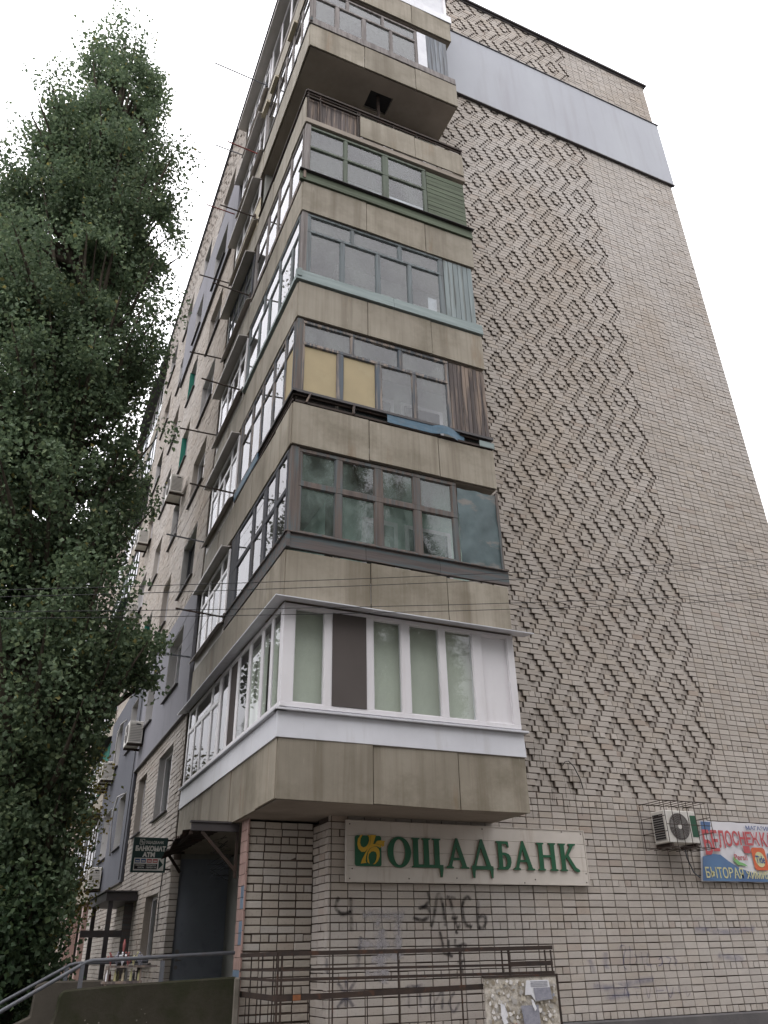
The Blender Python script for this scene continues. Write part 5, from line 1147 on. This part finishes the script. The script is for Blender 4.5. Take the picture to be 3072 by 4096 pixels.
# ------------------------------------------------------------------ trees
def leaves(centers, sizes, mat, name, parent, zs=1.0):
    """rhombic leaves, slightly folded, facing every way"""
    n = len(centers); c = np.asarray(centers); s = np.asarray(sizes)[:, None]
    a = rng.normal(size=(n, 3)); a[:, 2] -= .5; a /= np.linalg.norm(a, axis=1)[:, None]
    r = rng.normal(size=(n, 3)); b_ = np.cross(a, r); b_ /= np.linalg.norm(b_, axis=1)[:, None]; nn = np.cross(a, b_)
    V = np.stack([c-a*s*.5, c+b_*s*.42+nn*s*.1-a*s*.05, c+a*s*.55, c-b_*s*.42+nn*s*.1-a*s*.05], 1).reshape(-1, 3)
    return np_mesh(name, V, np.arange(n*4).reshape(n, 4), mat, parent)
def interp(tab, z): return np.interp(z, [p[0] for p in tab], [p[1] for p in tab])
XR_T = [(-.5, 1.0), (1.2, 1.0), (1.72, 1.28), (2.31, 1.11), (3.01, 1.07), (3.84, 1.18), (4.9, 1.4), (5.1, 2.0), (5.4, 2.08), (6, 1.64), (6.75, 1.36), (7.23, 1.11), (8.19, 1.07), (8.88, 1.66), (9.6, 1.72), (10.84, 1.63), (11.7, 1.42), (12.7, 1.52), (13.7, 1.52), (15.1, 1.37), (15.9, 1.04), (17, 1.64), (18.1, 1.54), (19.3, .55), (20.1, .3), (21.5, .4), (23.1, .27), (24, -.3), (24.3, -.8)]
XL_T = [(-.5, -1.4), (1.2, -2.2), (3, -3.4), (6, -4.2), (10, -4.2), (14, -3.7), (16.5, -3.1), (17.8, -2.95), (19.2, -2.4), (20.4, -2.3), (21.5, -2.25), (22.3, -1.8), (23.3, -1.6), (24.3, -1.0)]
TY = 15.5
def axis(z): return .55-1.45*(z+1.6)/25.6
def void(P):
    x, y, z = P[:, 0], P[:, 1], P[:, 2]
    v = np.sin(2.3*x+1.1*z+.5)+np.sin(2.1*y-1.3*z+1.9)+np.sin(1.9*z+1.2*x-.8*y+.7)+.7*np.sin(4.1*x-3.3*y+2.6*z)
    return v < 1.95
def poplar():
    T = thing('poplar_tree', 'tall dark green poplar standing before the long facade', 'tree', (axis(-1.6), TY, GROUND))
    zs = np.linspace(-1.6, 22.5, 26); t = MB()
    t.tube([(axis(z)+.08*math.sin(z*.7), TY+.08*math.cos(z*.5), z) for z in zs], [.23*(1-(z+1.6)/24.6)**.8+.03 for z in zs], 10); t.build('trunk', BARK, T, smooth=True)
    br = MB(); C, SZ = [], []
    for i in range(380):
        u = (i % 250+.5)/250 if i < 250 else .82*(i-249.5)/130; z0 = -.6+21.4*u+random.uniform(-.6, .6); az = random.random()*2*math.pi if i < 250 else math.pi+random.gauss(0, .8)
        # limbs sweep upwards
        zt = min(z0+random.uniform(1.2, 3.4), 23.5-.5*random.random())
        cx_ = axis(zt); right, left = interp(XR_T, zt)-cx_, cx_-interp(XL_T, zt); fb = min(right, left)*.5+max(right, left)*.4
        ca, sa = math.cos(az), math.sin(az); R = 1/math.sqrt((ca/(right if ca > 0 else left))**2+(sa/fb)**2)
        R *= random.uniform(.62, 1.06)*(1+.16*math.sin(az*2+zt*1.35)+.12*math.sin(az*3-zt*2.3+1))
        p0 = Vector((axis(z0), TY, z0)); p3 = Vector((cx_+R*ca, TY+R*sa, zt)); mid = p0.lerp(p3, .5)+Vector((.25*ca, .25*sa, -.25)); 
        P = [p0, p0.lerp(mid, .55), mid, mid.lerp(p3, .6), p3]; rad0 = .03+.02*R/3
        br.tube(P, [rad0*2.0, rad0*1.5, rad0*1.1, rad0*.6, .008], 5, False)
        nC = int(6+R*3.6)
        for q in range(nC):
            s_ = .26+.76*(q+random.random())/nC
            f = s_*4; k = min(int(f), 3); c = P[k].lerp(P[k+1], f-k)+Vector((max(-.5, min(.5, random.gauss(0, .26))), random.gauss(0, .26), max(-.5, min(.5, random.gauss(0, .3)))))
            if random.random() < .15: continue
            nl = int(random.uniform(56, 112)); sg = random.uniform(.12, .25)
            L_ = np.array(c)+np.clip(rng.normal(0, 1, (nl, 3)), -1.9, 1.9)*np.array([sg, sg, sg*1.25])
            ok = (L_[:, 0] < interp(XR_T, L_[:, 2])+.3) & (L_[:, 0] > interp(XL_T, L_[:, 2])-.14) & void(L_) & (L_[:, 2] < 23.9); C.append(L_[ok]); SZ.append(rng.uniform(.055, .112, ok.sum()))
    # long bare twigs and the low branch reaching the facade
    for k in range(9):
        a = random.random(); p = Vector((.6, TY+.3, 4.6+a)); q = Vector((2.0+random.random()*.35, TY+random.uniform(-.2, .8), 5.0+random.uniform(-.5, .7))); br.tube([p, p.lerp(q, .5)+Vector((0, 0, .2)), q], [.03, .018, .005], 5, False)
        for _ in range(7):
            c = p.lerp(q, random.uniform(.35, 1)); nl = 40; C.append(np.array(c)+rng.normal(0, .13, (nl, 3))); SZ.append(rng.uniform(.07, .12, nl))
    br.build('limb', BARK, T, smooth=True)
    leaves(np.concatenate(C), np.concatenate(SZ), LEAF, 'crown', T)
    return T
PT = poplar()
def copy_tree(src, label, dx, dy, rz, sc):
    T = src.copy(); COL.objects.link(T); T.location = src.location+Vector((dx, dy, 0)); T.rotation_euler = (0, 0, rz); T.scale = (sc, sc, sc); T['label'] = label; T['group'] = 'poplars along the street'
    for ch in src.children:
        c = ch.copy(); COL.objects.link(c); c.parent = T; c.matrix_parent_inverse = ch.matrix_parent_inverse.copy()
PT['group'] = 'poplars along the street'
ROWP = [('unseen poplar added for the loggia reflections, behind the tall one', -2.6, 15, 1.3, .42), ('farthest unseen poplar added for the loggia reflections', -3.0, 30, 2.6, .5)]  # hidden small copies, added only to be mirrored in the loggia panes
ORD = ('first', 'second', 'third', 'fourth', 'fifth', 'sixth', 'seventh', 'eighth', 'ninth', 'tenth', 'eleventh', 'twelfth')
for i, wh in enumerate(ORD):
    ROWP.append(('unseen poplar added to shade the lower wall, %s of the row from the left' % wh, -15+3.7*i, -22.5-1.2*(i % 3), .7+1.7*i, (.97, 1.03, .93)[i % 3]))  # unseen row added behind the camera to block low sky from the gable
for lb, dx, dy, rz, sc in ROWP:
    copy_tree(PT, lb, dx, dy, rz, sc)
def bushy(name, label, cat, x, y, h, r, mat, nclump, leafs, seed, z0=GROUND, lift=.2, group=None):
    random.seed(seed); T = thing(name, label, cat, (x, y, z0), group); t = MB(); C, SZ = [], []
    t.tube([(x, y, z0), (x+.05, y, z0+h*.3), (x-.05, y+.05, z0+h*.75)], [.05*h/3+.03, .04*h/3+.02, .012], 7); t.build('trunk', BARK, T, smooth=True)
    br = MB()
    for i in range(nclump):
        zz = z0+h*(lift+(1-lift)*random.random()**.9); rr_ = r*math.sqrt(max(.05, 1-((zz-z0)/h*1.25-.6)**2))*random.uniform(.35, 1); a = random.random()*6.283
        c = Vector((x+rr_*math.cos(a), y+rr_*math.sin(a), zz)); br.tube([(x, y, max(z0+.1, zz-h*.2)), tuple(c)], [.018, .005], 4, False)
        L_ = np.array(c)+rng.normal(0, 1, (leafs, 3))*np.array([.24, .24, .2]); C.append(L_); SZ.append(rng.uniform(.06, .12, leafs))
    br.build('limb', BARK, T); leaves(np.concatenate(C), np.concatenate(SZ), mat, 'crown', T); return T
bushy('autumn_tree', 'small yellowing tree between the poplar and the far loggias', 'tree', 1.0, 22.5, 6.3, 1.3, LEAF_Y, 110, 60, 3, lift=.35)
bushy('leafy_shrub', 'dark shrub at the foot of the tall poplar', 'shrub', .1, 14.6, 2.6, .95, LEAF_D, 120, 70, 9, lift=.05, group='dark shrubs on the lawn')
bushy('leafy_shrub', 'dark shrub beside the far stair wall', 'shrub', -.35, 16.2, 2.9, 1.15, LEAF_D, 110, 70, 4, lift=.05, group='dark shrubs on the lawn')
bushy('leafy_shrub', 'dark shrub behind the stair handrails, below the poplar crown', 'shrub', .6, 19.5, 3.1, 1.1, LEAF_D, 90, 70, 5, lift=.05, group='dark shrubs on the lawn')
bushy('leafy_shrub', 'dark shrub farthest back, before the pink pillars', 'shrub', 1.2, 27, 3.4, 1.2, LEAF_D, 90, 70, 6, lift=.05, group='dark shrubs on the lawn')
